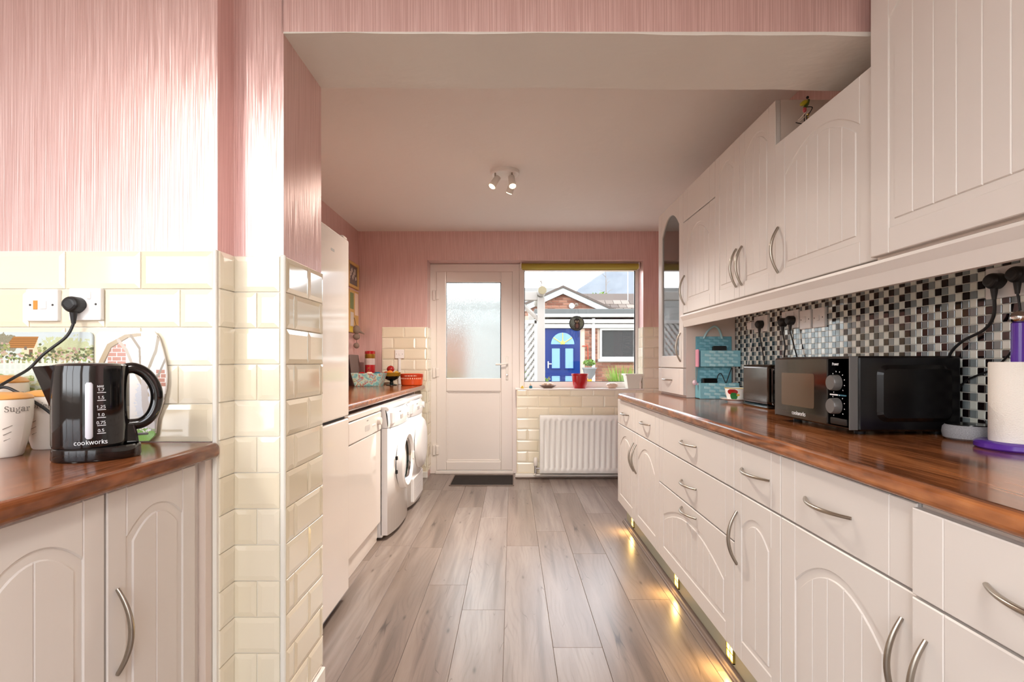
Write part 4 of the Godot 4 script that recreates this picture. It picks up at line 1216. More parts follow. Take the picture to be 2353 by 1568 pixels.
func build_appliances() -> void:
	# ---- fridge freezer, front towards +x; local x runs away from the camera
	var T := PI / 2
	var f := thing("fridge_freezer", "tall glossy white fridge freezer behind the tiled pillar", "fridge", V(-0.80, 0, 1.845), T)
	var w := 0.592
	part(f, "cabinet", boxat(Vector3(0, 0.03, -0.62), Vector3(w, 1.705, -0.012), 0.004), M.appliance)
	part(f, "fridge_door", platem(round_rect(0, 0.872, w, 1.702, 0.008, 3), -0.008, 0.022, 0.007, 3), M.appliance)
	part(f, "freezer_door", platem(round_rect(0, 0.045, w, 0.858, 0.008, 3), -0.008, 0.022, 0.007, 3), M.appliance)
	part(f, "grip_recess", boxat(Vector3(0.01, 0.856, -0.02), Vector3(w - 0.01, 0.874, 0.004)), M.dark_gap)
	for xx in [0.03, w - 0.07]:
		part(f, "foot", lathem([Vector2(0, 0), Vector2(0.018, 0), Vector2(0.018, 0.03), Vector2(0, 0.03)], 14), M.rubber, Vector3(xx + 0.02, 0, -0.05))
	part(f, "hinge_cover", boxat(Vector3(w - 0.06, 1.702, -0.05), Vector3(w - 0.005, 1.718, 0.015), 0.004), M.appliance)
	part(f, "badge", platem(round_rect(0.35, 1.606, 0.392, 1.617, 0.002, 2), 0.0215, 0.0226), M.print_grey)
	# ---- dishwasher
	var dw := thing("dishwasher", "white dishwasher between the fridge and the washing machine", "dishwasher", V(-0.842, 0, 2.565), T)
	w = 0.640
	part(dw, "cabinet", boxat(Vector3(0, 0.02, -0.56), Vector3(w, 0.818, -0.004), 0.003), M.appliance)
	part(dw, "lid", platem(round_rect(0, 0.822, w, 0.852, 0.008, 3), -0.56, 0.020, 0.005, 3), M.appliance)
	part(dw, "door", platem(round_rect(0.002, 0.125, w - 0.002, 0.700, 0.010, 3), -0.004, 0.018, 0.006, 3), M.appliance)
	var cp := part(dw, "control_panel", platem(round_rect(0.0, 0.703, w, 0.817, 0.010, 3), -0.004, 0.022, 0.006, 3), M.appliance)
	part(cp, "grip", platem(round_rect(0.285, 0.735, 0.385, 0.768, 0.006, 3), 0.018, 0.0225), M.appliance_grey)
	part(cp, "programme_knob", lathem([Vector2(0, 0), Vector2(0.024, 0), Vector2(0.022, 0.02), Vector2(0, 0.021)], 24), M.appliance, Vector3(0.565, 0.765, 0.022), Vector3(PI / 2, 0, 0))
	for i in 3:
		part(cp, "button", platem(disc(0.44 + i * 0.026, 0.752, 0.007, 0.007, 14), 0.021, 0.0245, 0.001), M.appliance_white)
	part(cp, "badge", platem(rect(0.32, 0.79, 0.352, 0.797), 0.0215, 0.0224), M.print_grey)
	part(dw, "kick_plate", boxat(Vector3(0.005, 0.0, -0.05), Vector3(w - 0.005, 0.115, -0.006), 0.003), M.appliance)
	# ---- washing machine and tumble dryer share the same case
	for k in 2:
		var m := thing("washing_machine" if k == 0 else "tumble_dryer", "white front-loading washing machine with a round glass door" if k == 0 else "white tumble dryer with a solid round door beside the back door", "washing machine" if k == 0 else "dryer", V(-0.80, 0, 3.228 if k == 0 else 3.842), T)
		w = 0.596
		part(m, "cabinet", boxat(Vector3(0, 0.012, -0.55), Vector3(w, 0.845, -0.02), 0.006), M.appliance_white)
		part(m, "top_panel", platem(round_rect(-0.002, 0.815, w + 0.002, 0.850, 0.015, 4), -0.57, 0.02, 0.011, 3), M.appliance_white)
		# bowed front panel
		var b := B.new()
		var n := 14
		b.grp(1)
		var zz := func(i: int) -> float: return 0.012 + 0.036 * (1.0 - pow(absf(i * 2.0 / n - 1.0), 2.4))
		for i in n:
			var x0 := w * i / n
			var x1 := w * (i + 1) / n
			b.quad(Vector3(x0, 0.03, zz.call(i)), Vector3(x1, 0.03, zz.call(i + 1)), Vector3(x1, 0.705, zz.call(i + 1)), Vector3(x0, 0.705, zz.call(i)))
			b.quad(Vector3(x0, 0.705, -0.02), Vector3(x0, 0.705, zz.call(i)), Vector3(x1, 0.705, zz.call(i + 1)), Vector3(x1, 0.705, -0.02))
			b.quad(Vector3(x0, 0.03, zz.call(i)), Vector3(x0, 0.03, -0.02), Vector3(x1, 0.03, -0.02), Vector3(x1, 0.03, zz.call(i + 1)))
		b.grp(-1)
		b.quad(Vector3(0, 0.03, -0.03), Vector3(0, 0.03, 0.012), Vector3(0, 0.705, 0.012), Vector3(0, 0.705, -0.03))
		b.quad(Vector3(w, 0.03, 0.012), Vector3(w, 0.03, -0.03), Vector3(w, 0.705, -0.03), Vector3(w, 0.705, 0.012))
		part(m, "front_panel", b.done(), M.appliance_white)
		b = B.new()
		b.grp(1)
		for i in n:
			var x0 := w * i / n
			var x1 := w * (i + 1) / n
			var y := [0.708, 0.74, 0.80, 0.825]
			var dz := [0.002, 0.006, 0.0, -0.014]
			for j in 3:
				b.quad(Vector3(x0, y[j], zz.call(i) + dz[j]), Vector3(x1, y[j], zz.call(i + 1) + dz[j]), Vector3(x1, y[j + 1], zz.call(i + 1) + dz[j + 1]), Vector3(x0, y[j + 1], zz.call(i) + dz[j + 1]))
		b.grp(-1)
		b.quad(Vector3(0, 0.708, -0.03), Vector3(0, 0.708, 0.014), Vector3(0, 0.825, -0.002), Vector3(0, 0.825, -0.03))
		b.quad(Vector3(w, 0.708, 0.014), Vector3(w, 0.708, -0.03), Vector3(w, 0.825, -0.03), Vector3(w, 0.825, -0.002))
		var fp := part(m, "control_panel", b.done(), M.appliance_white)
		part(fp, "programme_dial", lathem([Vector2(0, 0), Vector2(0.028, 0), Vector2(0.026, 0.022), Vector2(0, 0.023)], 24), M.appliance_white, Vector3(w * 0.80, 0.768, 0.036), Vector3(PI / 2, 0, 0))
		part(fp, "display", platem(round_rect(w * 0.34, 0.748, w * 0.46, 0.775, 0.003, 2), 0.044, 0.0535), M.appliance_grey)
		part(fp, "drawer_front", platem(round_rect(0.03, 0.730, 0.165, 0.805, 0.006, 3), 0.010, 0.038, 0.003), M.appliance_white)
		for i in 4:
			part(fp, "button", platem(disc(w * 0.52 + i * 0.024, 0.755, 0.006, 0.006, 12), 0.04, 0.053, 0.001), M.appliance_white)
		part(fp, "badge", platem(rect(w * 0.33, 0.792, w * 0.39, 0.799), 0.03, 0.0485), M.print_grey)
		if k == 0:
			var dr := part(m, "door", lathem([Vector2(0.142, 0.010), Vector2(0.150, 0.034), Vector2(0.172, 0.043), Vector2(0.192, 0.036), Vector2(0.198, 0.014), Vector2(0.198, 0.0)], 48), M.appliance_white, Vector3(w / 2 + 0.01, 0.455, 0.044), Vector3(PI / 2, 0, 0))
			part(dr, "door_glass", lathem([Vector2(0, -0.055), Vector2(0.09, -0.045), Vector2(0.13, -0.01), Vector2(0.144, 0.016)], 40), M.dark_glass)
			part(dr, "chrome_ring", lathem([Vector2(0.140, 0.012), Vector2(0.146, 0.026), Vector2(0.152, 0.030), Vector2(0.150, 0.012)], 48), M.chrome)
			part(dr, "grip", boxat(Vector3(0.155, 0.030, -0.03), Vector3(0.185, 0.046, 0.03), 0.006), M.appliance_white)
			for s in [-0.045, 0.045]:
				part(m, "hinge", boxat(Vector3(w / 2 - 0.205, 0.455 + s - 0.012, 0.04), Vector3(w / 2 - 0.192, 0.455 + s + 0.012, 0.055), 0.002), M.black_plastic)
		else:
			part(m, "door", lathem([Vector2(0, 0.046), Vector2(0.13, 0.044), Vector2(0.185, 0.034), Vector2(0.205, 0.016), Vector2(0.208, 0.0)], 48), M.appliance_white, Vector3(w / 2 + 0.03, 0.475, 0.044), Vector3(PI / 2, 0, 0))
			var gr := part(m, "vent_cover", platem(round_rect(0.06, 0.05, 0.46, 0.235, 0.01, 3), 0.0, 0.049, 0.004), M.appliance_white)
			for i in 6:
				part(gr, "vent_slot", boxat(Vector3(0.10, 0.065 + i * 0.017, 0.045), Vector3(0.40, 0.071 + i * 0.017, 0.0495)), M.appliance_grey)
		for xx in [0.05, w - 0.05]:
			part(m, "foot", lathem([Vector2(0, 0), Vector2(0.02, 0), Vector2(0.02, 0.014), Vector2(0, 0.014)], 14), M.rubber, Vector3(xx, 0, -0.06))

func build_right_worktop_things() -> void:
	var T := -PI / 2
	var WY := 0.9105
	# ---- microwave: front at x = 0.98 looking to -x; local x towards the camera
	var mw := thing("microwave", "black microwave oven with two round knobs on the right worktop", "microwave", V(0.992, WY, 1.915), T)
	var w := 0.432
	var h := 0.232
	var D := 0.312
	part(mw, "case", boxat(Vector3(0, 0.012, -D), Vector3(w, h, -0.012), 0.006), M.black_plastic)
	# side with a pressed panel, facing the camera
	var sp := part(mw, "side_pressing", platem(round_rect(0.065, 0.040, 0.285, h - 0.026, 0.028, 5), 0.0, 0.013, 0.012, 1), M.black_plastic)
	sp.transform = Transform3D(Basis(Vector3(0, 0, -1), Vector3.UP, Vector3(1, 0, 0)), Vector3(w - 0.0015, 0, 0))
	var df := part(mw, "door", platem(round_rect(0.004, 0.018, 0.325, h - 0.004, 0.006, 3), -0.012, 0.012, 0.004, 2), M.gloss_black)
	part(df, "window", platem(round_rect(0.055, 0.062, 0.255, 0.176, 0.008, 4), 0.010, 0.0126), M.smoked_reflect_brown)
	lettering(df, "cookworks", 0.0125, M.print_white, Vector3(0.165, 0.038, 0.0126))
	var pn := part(mw, "control_panel", platem(round_rect(0.328, 0.018, w - 0.002, h - 0.004, 0.004, 3), -0.012, 0.012, 0.004, 2), M.gloss_black)
	part(pn, "edge_trim", boxat(Vector3(w - 0.005, 0.016, -0.012), Vector3(w - 0.001, h - 0.002, 0.013), 0.001), M.grey_plastic)
	for ky in [0.152, 0.082]:
		part(pn, "knob", lathem([Vector2(0, 0), Vector2(0.024, 0), Vector2(0.023, 0.020), Vector2(0.021, 0.023), Vector2(0, 0.0235)], 30), M.grey_plastic, Vector3(0.374, ky, 0.012), Vector3(PI / 2, 0, 0))
		for i in 11:
			var a := deg_to_rad(-150.0 + 28.0 * i)
			part(pn, "dial_mark", boxm(Vector3(0.0022, 0.0035, 0.0006)), M.print_white, Vector3(0.374 + sin(a) * 0.034, ky + cos(a) * 0.034, 0.0124), Vector3(0, 0, -a))
	lettering(pn, "Power", 0.008, M.print_white, Vector3(0.365, 0.208, 0.0124))
	part(pn, "blue_mark", boxat(Vector3(0.378, 0.113, 0.0115), Vector3(0.415, 0.117, 0.0125)), M.trinket_teal)
	part(pn, "white_mark", boxat(Vector3(0.338, 0.113, 0.0115), Vector3(0.376, 0.117, 0.0125)), M.print_white)
	part(pn, "release_button", platem(round_rect(0.342, 0.026, 0.420, 0.046, 0.003, 2), 0.010, 0.0140, 0.001), M.black_plastic)
	for q in [Vector2(0.05, -0.05), Vector2(w - 0.05, -0.05), Vector2(0.05, -0.28), Vector2(w - 0.05, -0.28)]:
		part(mw, "foot", lathem([Vector2(0, 0), Vector2(0.014, 0), Vector2(0.016, 0.013), Vector2(0, 0.013)], 16), M.rubber, Vector3(q.x, 0, q.y))
	# ---- toaster
	var to := thing("toaster", "shiny dark steel toaster standing behind the microwave", "toaster", V(1.238, WY, 2.455), 0.0)
	part(to, "body", platem(round_rect(-0.074, 0.012, 0.074, 0.202, 0.020, 6), -0.13, 0.13, 0.012, 3, true), M.smoked_chrome)
	part(to, "base", boxat(Vector3(-0.077, 0.0, -0.132), Vector3(0.077, 0.016, 0.132), 0.005), M.gloss_black)
	part(to, "end_cap", platem(round_rect(-0.060, 0.014, 0.060, 0.192, 0.018, 5), 0.126, 0.140, 0.006, 2), M.gloss_black)
	for s in [-0.028, 0.028]:
		part(to, "slot", boxat(Vector3(s - 0.013, 0.198, -0.10), Vector3(s + 0.013, 0.2035, 0.10)), M.dark_gap)
	part(to, "lever", boxat(Vector3(-0.018, 0.12, 0.138), Vector3(0.018, 0.132, 0.156), 0.003), M.gloss_black)
	# ---- smart speaker
	var sk := thing("smart_speaker", "pale grey fabric puck speaker beside the microwave", "speaker", V(1.262, WY, 1.412))
	part(sk, "cloth_side", lathem([Vector2(0, 0), Vector2(0.048, 0), Vector2(0.057, 0.006), Vector2(0.060, 0.020), Vector2(0.058, 0.034), Vector2(0.052, 0.041), Vector2(0.0, 0.0415)], 40), M.speaker_cloth)
	part(sk, "top_disc", lathem([Vector2(0.0, 0.0405), Vector2(0.052, 0.0405), Vector2(0.051, 0.0435), Vector2(0, 0.044)], 40), M.black_plastic)
	# ---- kitchen roll on its holder
	var hr := thing("kitchen_roll_holder", "purple kitchen roll stand with a silver ball on its pole", "holder", V(1.248, WY, 1.258))
	part(hr, "base", lathem([Vector2(0, 0), Vector2(0.082, 0), Vector2(0.086, 0.004), Vector2(0.086, 0.014), Vector2(0.080, 0.018), Vector2(0, 0.018)], 48), M.purple)
	part(hr, "pole", lathem([Vector2(0, 0.018), Vector2(0.016, 0.018), Vector2(0.016, 0.31), Vector2(0, 0.31)], 24), M.purple)
	var bb := B.new(); bb.ball(Vector3(0, 0.324, 0), Vector3(0.019, 0.017, 0.019))
	part(hr, "finial", bb.done(), M.chrome)
	one("kitchen_roll", lathem([Vector2(0.018, 0.0), Vector2(0.057, 0.0), Vector2(0.0575, 0.003), Vector2(0.0575, 0.193), Vector2(0.056, 0.196), Vector2(0.018, 0.196), Vector2(0.018, 0.0)], 48), M.paper, "white paper kitchen roll on the purple stand", "paper roll", V(1.248, WY + 0.0185, 1.258))
	# ---- cup and saucer
	one("saucer", lathem([Vector2(0, 0), Vector2(0.040, 0), Vector2(0.042, 0.006), Vector2(0.078, 0.018), Vector2(0.079, 0.020), Vector2(0.04, 0.010), Vector2(0, 0.009)], 40), M.ceramic_white, "white saucer under the painted cup", "saucer", V(1.200, WY, 2.745))
	var cu := thing("cup", "white cup painted with a red and green bird", "cup", V(1.200, WY + 0.0105, 2.745))
	part(cu, "bowl", lathem([Vector2(0, 0), Vector2(0.030, 0), Vector2(0.042, 0.006), Vector2(0.050, 0.03), Vector2(0.056, 0.066), Vector2(0.053, 0.066), Vector2(0.046, 0.03), Vector2(0.036, 0.010), Vector2(0, 0.008)], 40), M.ceramic_white)
	part(cu, "rim_line", lathem([Vector2(0.0555, 0.063), Vector2(0.0565, 0.0665), Vector2(0.0528, 0.0665)], 40), M.note_yellow)
	part(cu, "handle", tubem(smooth_path([Vector3(0.05, 0.054, 0), Vector3(0.076, 0.056, 0), Vector3(0.08, 0.036, 0), Vector3(0.048, 0.022, 0)], 6), 0.005, 8), M.ceramic_white)
	for pp in [["comb_print", "fruit_red", 0.046, 0.014, -2.30, 0.026], ["body_print", "bird_green", 0.022, 0.020, -2.18, 0.019], ["beak_print", "fruit_yellow", 0.030, 0.006, -1.75, 0.008]]:
		var pb := B.new()
		pb.grp(1)
		for i in 8:
			for j in 6:
				var q: Array[Vector3] = []
				for e in [[0, 0], [1, 0], [1, 1], [0, 1]]:
					var s: float = (i + e[0]) / 8.0 * 2 - 1
					var t: float = (j + e[1]) / 6.0 * 2 - 1
					var ang: float = pp[4] + s * pp[5] / 0.05 * sqrt(maxf(0.02, 1.0 - t * t * 0.8))
					var y: float = pp[2] + t * pp[3]
					var rad := (lerpf(0.042, 0.050, (y - 0.006) / 0.024) if y < 0.03 else lerpf(0.050, 0.056, (y - 0.03) / 0.036)) + (0.0008 if pp[0] == "comb_print" else 0.0013)
					q.append(Vector3(cos(ang) * rad, y, -sin(ang) * rad))
				pb.quad(q[0], q[1], q[2], q[3])
		part(cu, pp[0], pb.done(), M[pp[1]])
	# ---- woven two-pocket holder hung on the side of the glazed cabinet
	var wo := thing("hanging_basket", "turquoise woven holder with two pockets and a loop handle", "basket", V(1.098, WY, 3.058))
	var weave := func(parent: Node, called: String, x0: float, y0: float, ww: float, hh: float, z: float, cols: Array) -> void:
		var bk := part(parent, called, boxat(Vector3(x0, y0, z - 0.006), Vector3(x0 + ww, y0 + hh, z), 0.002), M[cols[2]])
		var cw := 0.026
		var ch := 0.0165
		var nr := int(hh / ch)
		var nc := int(ww / cw)
		var ms := [boxm(Vector3(cw * 1.45, ch * 0.86, 0.005), 0.0018), boxm(Vector3(cw * 0.62, ch * 0.86, 0.003), 0.001)]
		for r in nr:
			for c in nc:
				var lo := (c + r) % 2 == 0
				var xx := x0 + ww * (c + 0.5) / nc
				var yy := y0 + hh * (r + 0.5) / nr
				if absf(xx - x0 - ww / 2) > ww / 2 - cw * (0.72 if lo else 0.3): continue
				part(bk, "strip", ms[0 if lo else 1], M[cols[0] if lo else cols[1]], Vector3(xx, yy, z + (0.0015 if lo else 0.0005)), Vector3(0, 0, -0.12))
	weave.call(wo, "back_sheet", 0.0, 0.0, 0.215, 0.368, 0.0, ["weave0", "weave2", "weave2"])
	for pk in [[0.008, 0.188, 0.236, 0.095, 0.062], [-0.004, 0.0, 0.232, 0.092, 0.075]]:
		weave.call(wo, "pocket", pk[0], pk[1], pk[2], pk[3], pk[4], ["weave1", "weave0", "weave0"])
		var sb := B.new()
		sb.box(Vector3(pk[0], pk[1], 0.0), Vector3(pk[0] + 0.005, pk[1] + pk[3], pk[4] - 0.003), 0.001)
		sb.box(Vector3(pk[0] + pk[2] - 0.005, pk[1], 0.0), Vector3(pk[0] + pk[2], pk[1] + pk[3], pk[4] - 0.003), 0.001)
		sb.box(Vector3(pk[0], pk[1], 0.0), Vector3(pk[0] + pk[2], pk[1] + 0.005, pk[4] - 0.003), 0.001)
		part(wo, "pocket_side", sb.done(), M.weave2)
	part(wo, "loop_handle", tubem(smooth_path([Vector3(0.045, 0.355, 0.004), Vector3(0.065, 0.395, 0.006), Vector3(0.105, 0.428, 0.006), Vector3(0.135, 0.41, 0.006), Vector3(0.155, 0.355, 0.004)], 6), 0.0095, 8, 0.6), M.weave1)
	one("phone_charger", boxat(Vector3(-0.035, 0.0, -0.014), Vector3(0.045, 0.115, 0.014), 0.005), M.black_plastic, "black device standing in the upper woven pocket", "charger", V(1.218, WY + 0.195, 3.02))
	var ch := thing("power_adapter", "black adapter with looped lead in the lower woven pocket", "adapter", V(1.165, WY + 0.035, 3.02))
	part(ch, "brick", boxat(Vector3(-0.045, 0, -0.02), Vector3(0.04, 0.085, 0.022), 0.006), M.black_plastic)
	part(ch, "lead", tubem(smooth_path([Vector3(0.04, 0.05, 0), Vector3(0.05, 0.10, 0.0), Vector3(0.07, 0.11, 0), Vector3(0.09, 0.06, 0.01), Vector3(0.10, 0.06, 0), Vector3(0.125, 0.13, 0), Vector3(0.135, 0.14, 0), Vector3(0.13, 0.06, 0.01)], 6), 0.0026, 6), M.rubber)
	one("pink_case", boxat(Vector3(-0.006, 0.0, -0.020), Vector3(0.006, 0.105, 0.020), 0.004), M.pink_plastic, "pink slim case hanging at the edge of the upper pocket", "case", V(1.0935, WY + 0.185, 3.02))
	var ck := thing("bead_charm", "small bead charm on a short chain beside the lower pocket", "charm", V(1.088, WY + 0.085, 3.02))
	part(ck, "chain", tubem(smooth_path([Vector3(0.004, 0.1, 0), Vector3(0.0, 0.06, 0.008), Vector3(-0.003, 0.02, 0.004)], 5), 0.002, 6), M.steel)
	bb = B.new(); bb.ball(Vector3(-0.012, 0.008, 0.006), Vector3(0.014, 0.016, 0.012)); bb.ball(Vector3(0.008, 0.0, 0.006), Vector3(0.008, 0.008, 0.008))
	part(ck, "bead", bb.done(), M.pearl_pink)
	# ---- sockets on the mosaic, plugs and leads
	var sx := XR - 0.0075
	wall_socket("white double socket nearest the woven holder, one black plug in it", V(sx, 1.33, 2.735), T, 0.146, "double", "sockets on the mosaic wall")
	wall_socket("white double socket above the toaster with two black plugs", V(sx, 1.328, 2.447), T, 0.146, "double", "sockets on the mosaic wall")
	wall_socket("white single switch next to the socket with two plugs", V(sx, 1.318, 2.318), T, 0.086, "switch", "switches on the mosaic wall")
	wall_socket("white single switch farther from the plugs, towards the microwave", V(sx, 1.318, 2.216), T, 0.086, "switch", "switches on the mosaic wall")
	wall_socket("white double socket with two large black plugs under the nearest wall unit", V(sx, 1.342, 1.362), T, 0.146, "double", "sockets on the mosaic wall")
	var pm := plug_mesh()
	var leads := [["black plug and thin lead going down behind the toaster", V(sx - 0.0115, 1.325, 2.715), [V(sx - 0.024, 1.275, 2.715), V(sx - 0.022, 1.22, 2.70), V(sx - 0.03, 1.15, 2.66), V(sx - 0.03, 1.05, 2.64), V(sx - 0.03, 0.916, 2.64)], 0.003],
		["black plug on the far side of the double socket above the toaster", V(sx - 0.0115, 1.318, 2.482), [V(sx - 0.025, 1.268, 2.482), V(sx - 0.02, 1.2, 2.470), V(sx - 0.014, 1.13, 2.49), V(sx - 0.012, 1.0, 2.48), V(sx - 0.012, 0.916, 2.47)], 0.0035],
		["black plug on the near side of the double socket above the toaster", V(sx - 0.0115, 1.322, 2.415), [V(sx - 0.025, 1.272, 2.415), V(sx - 0.02, 1.22, 2.40), V(sx - 0.02, 1.14, 2.36), V(sx - 0.03, 1.0, 2.25), V(sx - 0.03, 0.916, 2.1)], 0.003],
		["large black plug whose thick lead curves down to the microwave", V(sx - 0.0115, 1.345, 1.392), [V(sx - 0.025, 1.295, 1.392), V(sx - 0.02, 1.25, 1.40), V(sx - 0.018, 1.215, 1.43), V(sx - 0.018, 1.185, 1.50), V(sx - 0.018, 1.14, 1.545), V(sx - 0.018, 1.06, 1.545), V(sx - 0.016, 1.035, 1.525), V(sx - 0.014, 1.015, 1.56), V(sx - 0.014, 1.012, 1.60)], 0.0042],
		["black adapter plug whose thin lead runs behind the kitchen roll to the speaker", V(sx - 0.0115, 1.352, 1.328), [V(sx - 0.025, 1.302, 1.328), V(sx - 0.02, 1.24, 1.325), V(sx - 0.016, 1.175, 1.338), V(sx - 0.006, 1.11, 1.41), V(sx - 0.006, 1.07, 1.50), V(sx - 0.006, 1.02, 1.535), V(sx - 0.006, 0.97, 1.545), V(sx - 0.006, 0.93, 1.53), V(sx - 0.02, 0.918, 1.50), V(sx - 0.045, 0.93, 1.468)], 0.0028]]
	for l in leads:
		var pl := thing("mains_plug", l[0], "plug", l[1], T, "black plugs on the mosaic wall")
		part(pl, "plug_body", pm, M.rubber)
		var pts := []
		for p: Vector3 in l[2]: pts.append(pl.to_local(p))
		part(pl, "lead", tubem(smooth_path(pts, 6), l[3], 8), M.rubber)
	var wc := thing("usb_charger", "white cube charger and thin white lead beside the first plug", "charger", V(sx - 0.0115, 1.322, 2.785), T)
	part(wc, "body", boxat(Vector3(-0.022, -0.02, 0), Vector3(0.022, 0.022, 0.04), 0.005), M.socket)
	var wl := []
	for p: Vector3 in [V(sx - 0.03, 1.302, 2.785), V(sx - 0.03, 1.23, 2.79), V(sx - 0.035, 1.12, 2.83), V(sx - 0.05, 1.06, 2.80), V(sx - 0.06, 0.99, 2.80), V(sx - 0.07, 0.913, 2.86)]: wl.append(wc.to_local(p))
	part(wc, "lead", tubem(smooth_path(wl, 6), 0.0022, 6), M.socket)
	# ---- wire figure on the shorter wall unit
	var og := thing("wire_figure", "small painted metal bird figure with wire legs on a wall unit", "ornament", V(1.066, 1.973, 1.850))
	og.scale = Vector3.ONE * 0.56
	part(og, "leg", tubem(smooth_path([Vector3(-0.012, 0, 0), Vector3(-0.016, 0.05, 0), Vector3(-0.014, 0.085, 0)], 4), 0.003, 6), M.wire)
	part(og, "leg", tubem(smooth_path([Vector3(0.008, 0, 0), Vector3(0.0, 0.05, 0), Vector3(-0.002, 0.09, 0)], 4), 0.003, 6), M.wire)
	part(og, "tail_feather", tubem([Vector3(0.0, 0.112, 0), Vector3(-0.03, 0.074, 0.0), Vector3(-0.056, 0.048, 0.0)], [0.006, 0.005, 0.004], 8, 0.5), M.orn_white)
	part(og, "tail_feather", tubem([Vector3(0.006, 0.10, 0.006), Vector3(-0.024, 0.06, 0.006), Vector3(-0.058, 0.034, 0.006)], [0.006, 0.005, 0.004], 8, 0.5), M.orn_white)
	part(og, "tail_foot", tubem([Vector3(-0.072, 0.034, 0), Vector3(-0.032, 0.024, 0)], 0.0025, 6), M.wire)
	bb = B.new(); bb.ball(Vector3(-0.014, 0.115, 0.0), Vector3(0.012, 0.018, 0.010))
	part(og, "breast", bb.done(), M.orn_red)
	part(og, "wire_arm", tubem(smooth_path([Vector3(0.0, 0.135, 0), Vector3(0.030, 0.135, 0), Vector3(0.034, 0.125, 0), Vector3(0.012, 0.086, 0)], 5), 0.0028, 6), M.wire)
	bb = B.new(); bb.ball(Vector3(0, 0, 0), Vector3(0.030, 0.015, 0.014))
	part(og, "wing", bb.done(), M.orn_yellow, Vector3(-0.022, 0.158, 0.006), Vector3(0, 0, 0.55))
	part(og, "body", tubem([Vector3(-0.012, 0.132, 0), Vector3(0.0, 0.155, 0), Vector3(0.012, 0.182, 0)], [0.010, 0.014, 0.008], 12), M.orn_green)
	bb = B.new(); bb.ball(Vector3(0.004, 0.196, 0), Vector3(0.009, 0.009, 0.009))
	part(og, "head", bb.done(), M.wire)
	bb = B.new(); bb.ball(Vector3(0.002, 0.082, 0.006), Vector3(0.010, 0.009, 0.008)); bb.ball(Vector3(-0.018, 0.066, 0.006), Vector3(0.005, 0.005, 0.005)); bb.ball(Vector3(0.002, 0.062, 0.008), Vector3(0.005, 0.005, 0.005))
	part(og, "bells", bb.done(), M.brass)

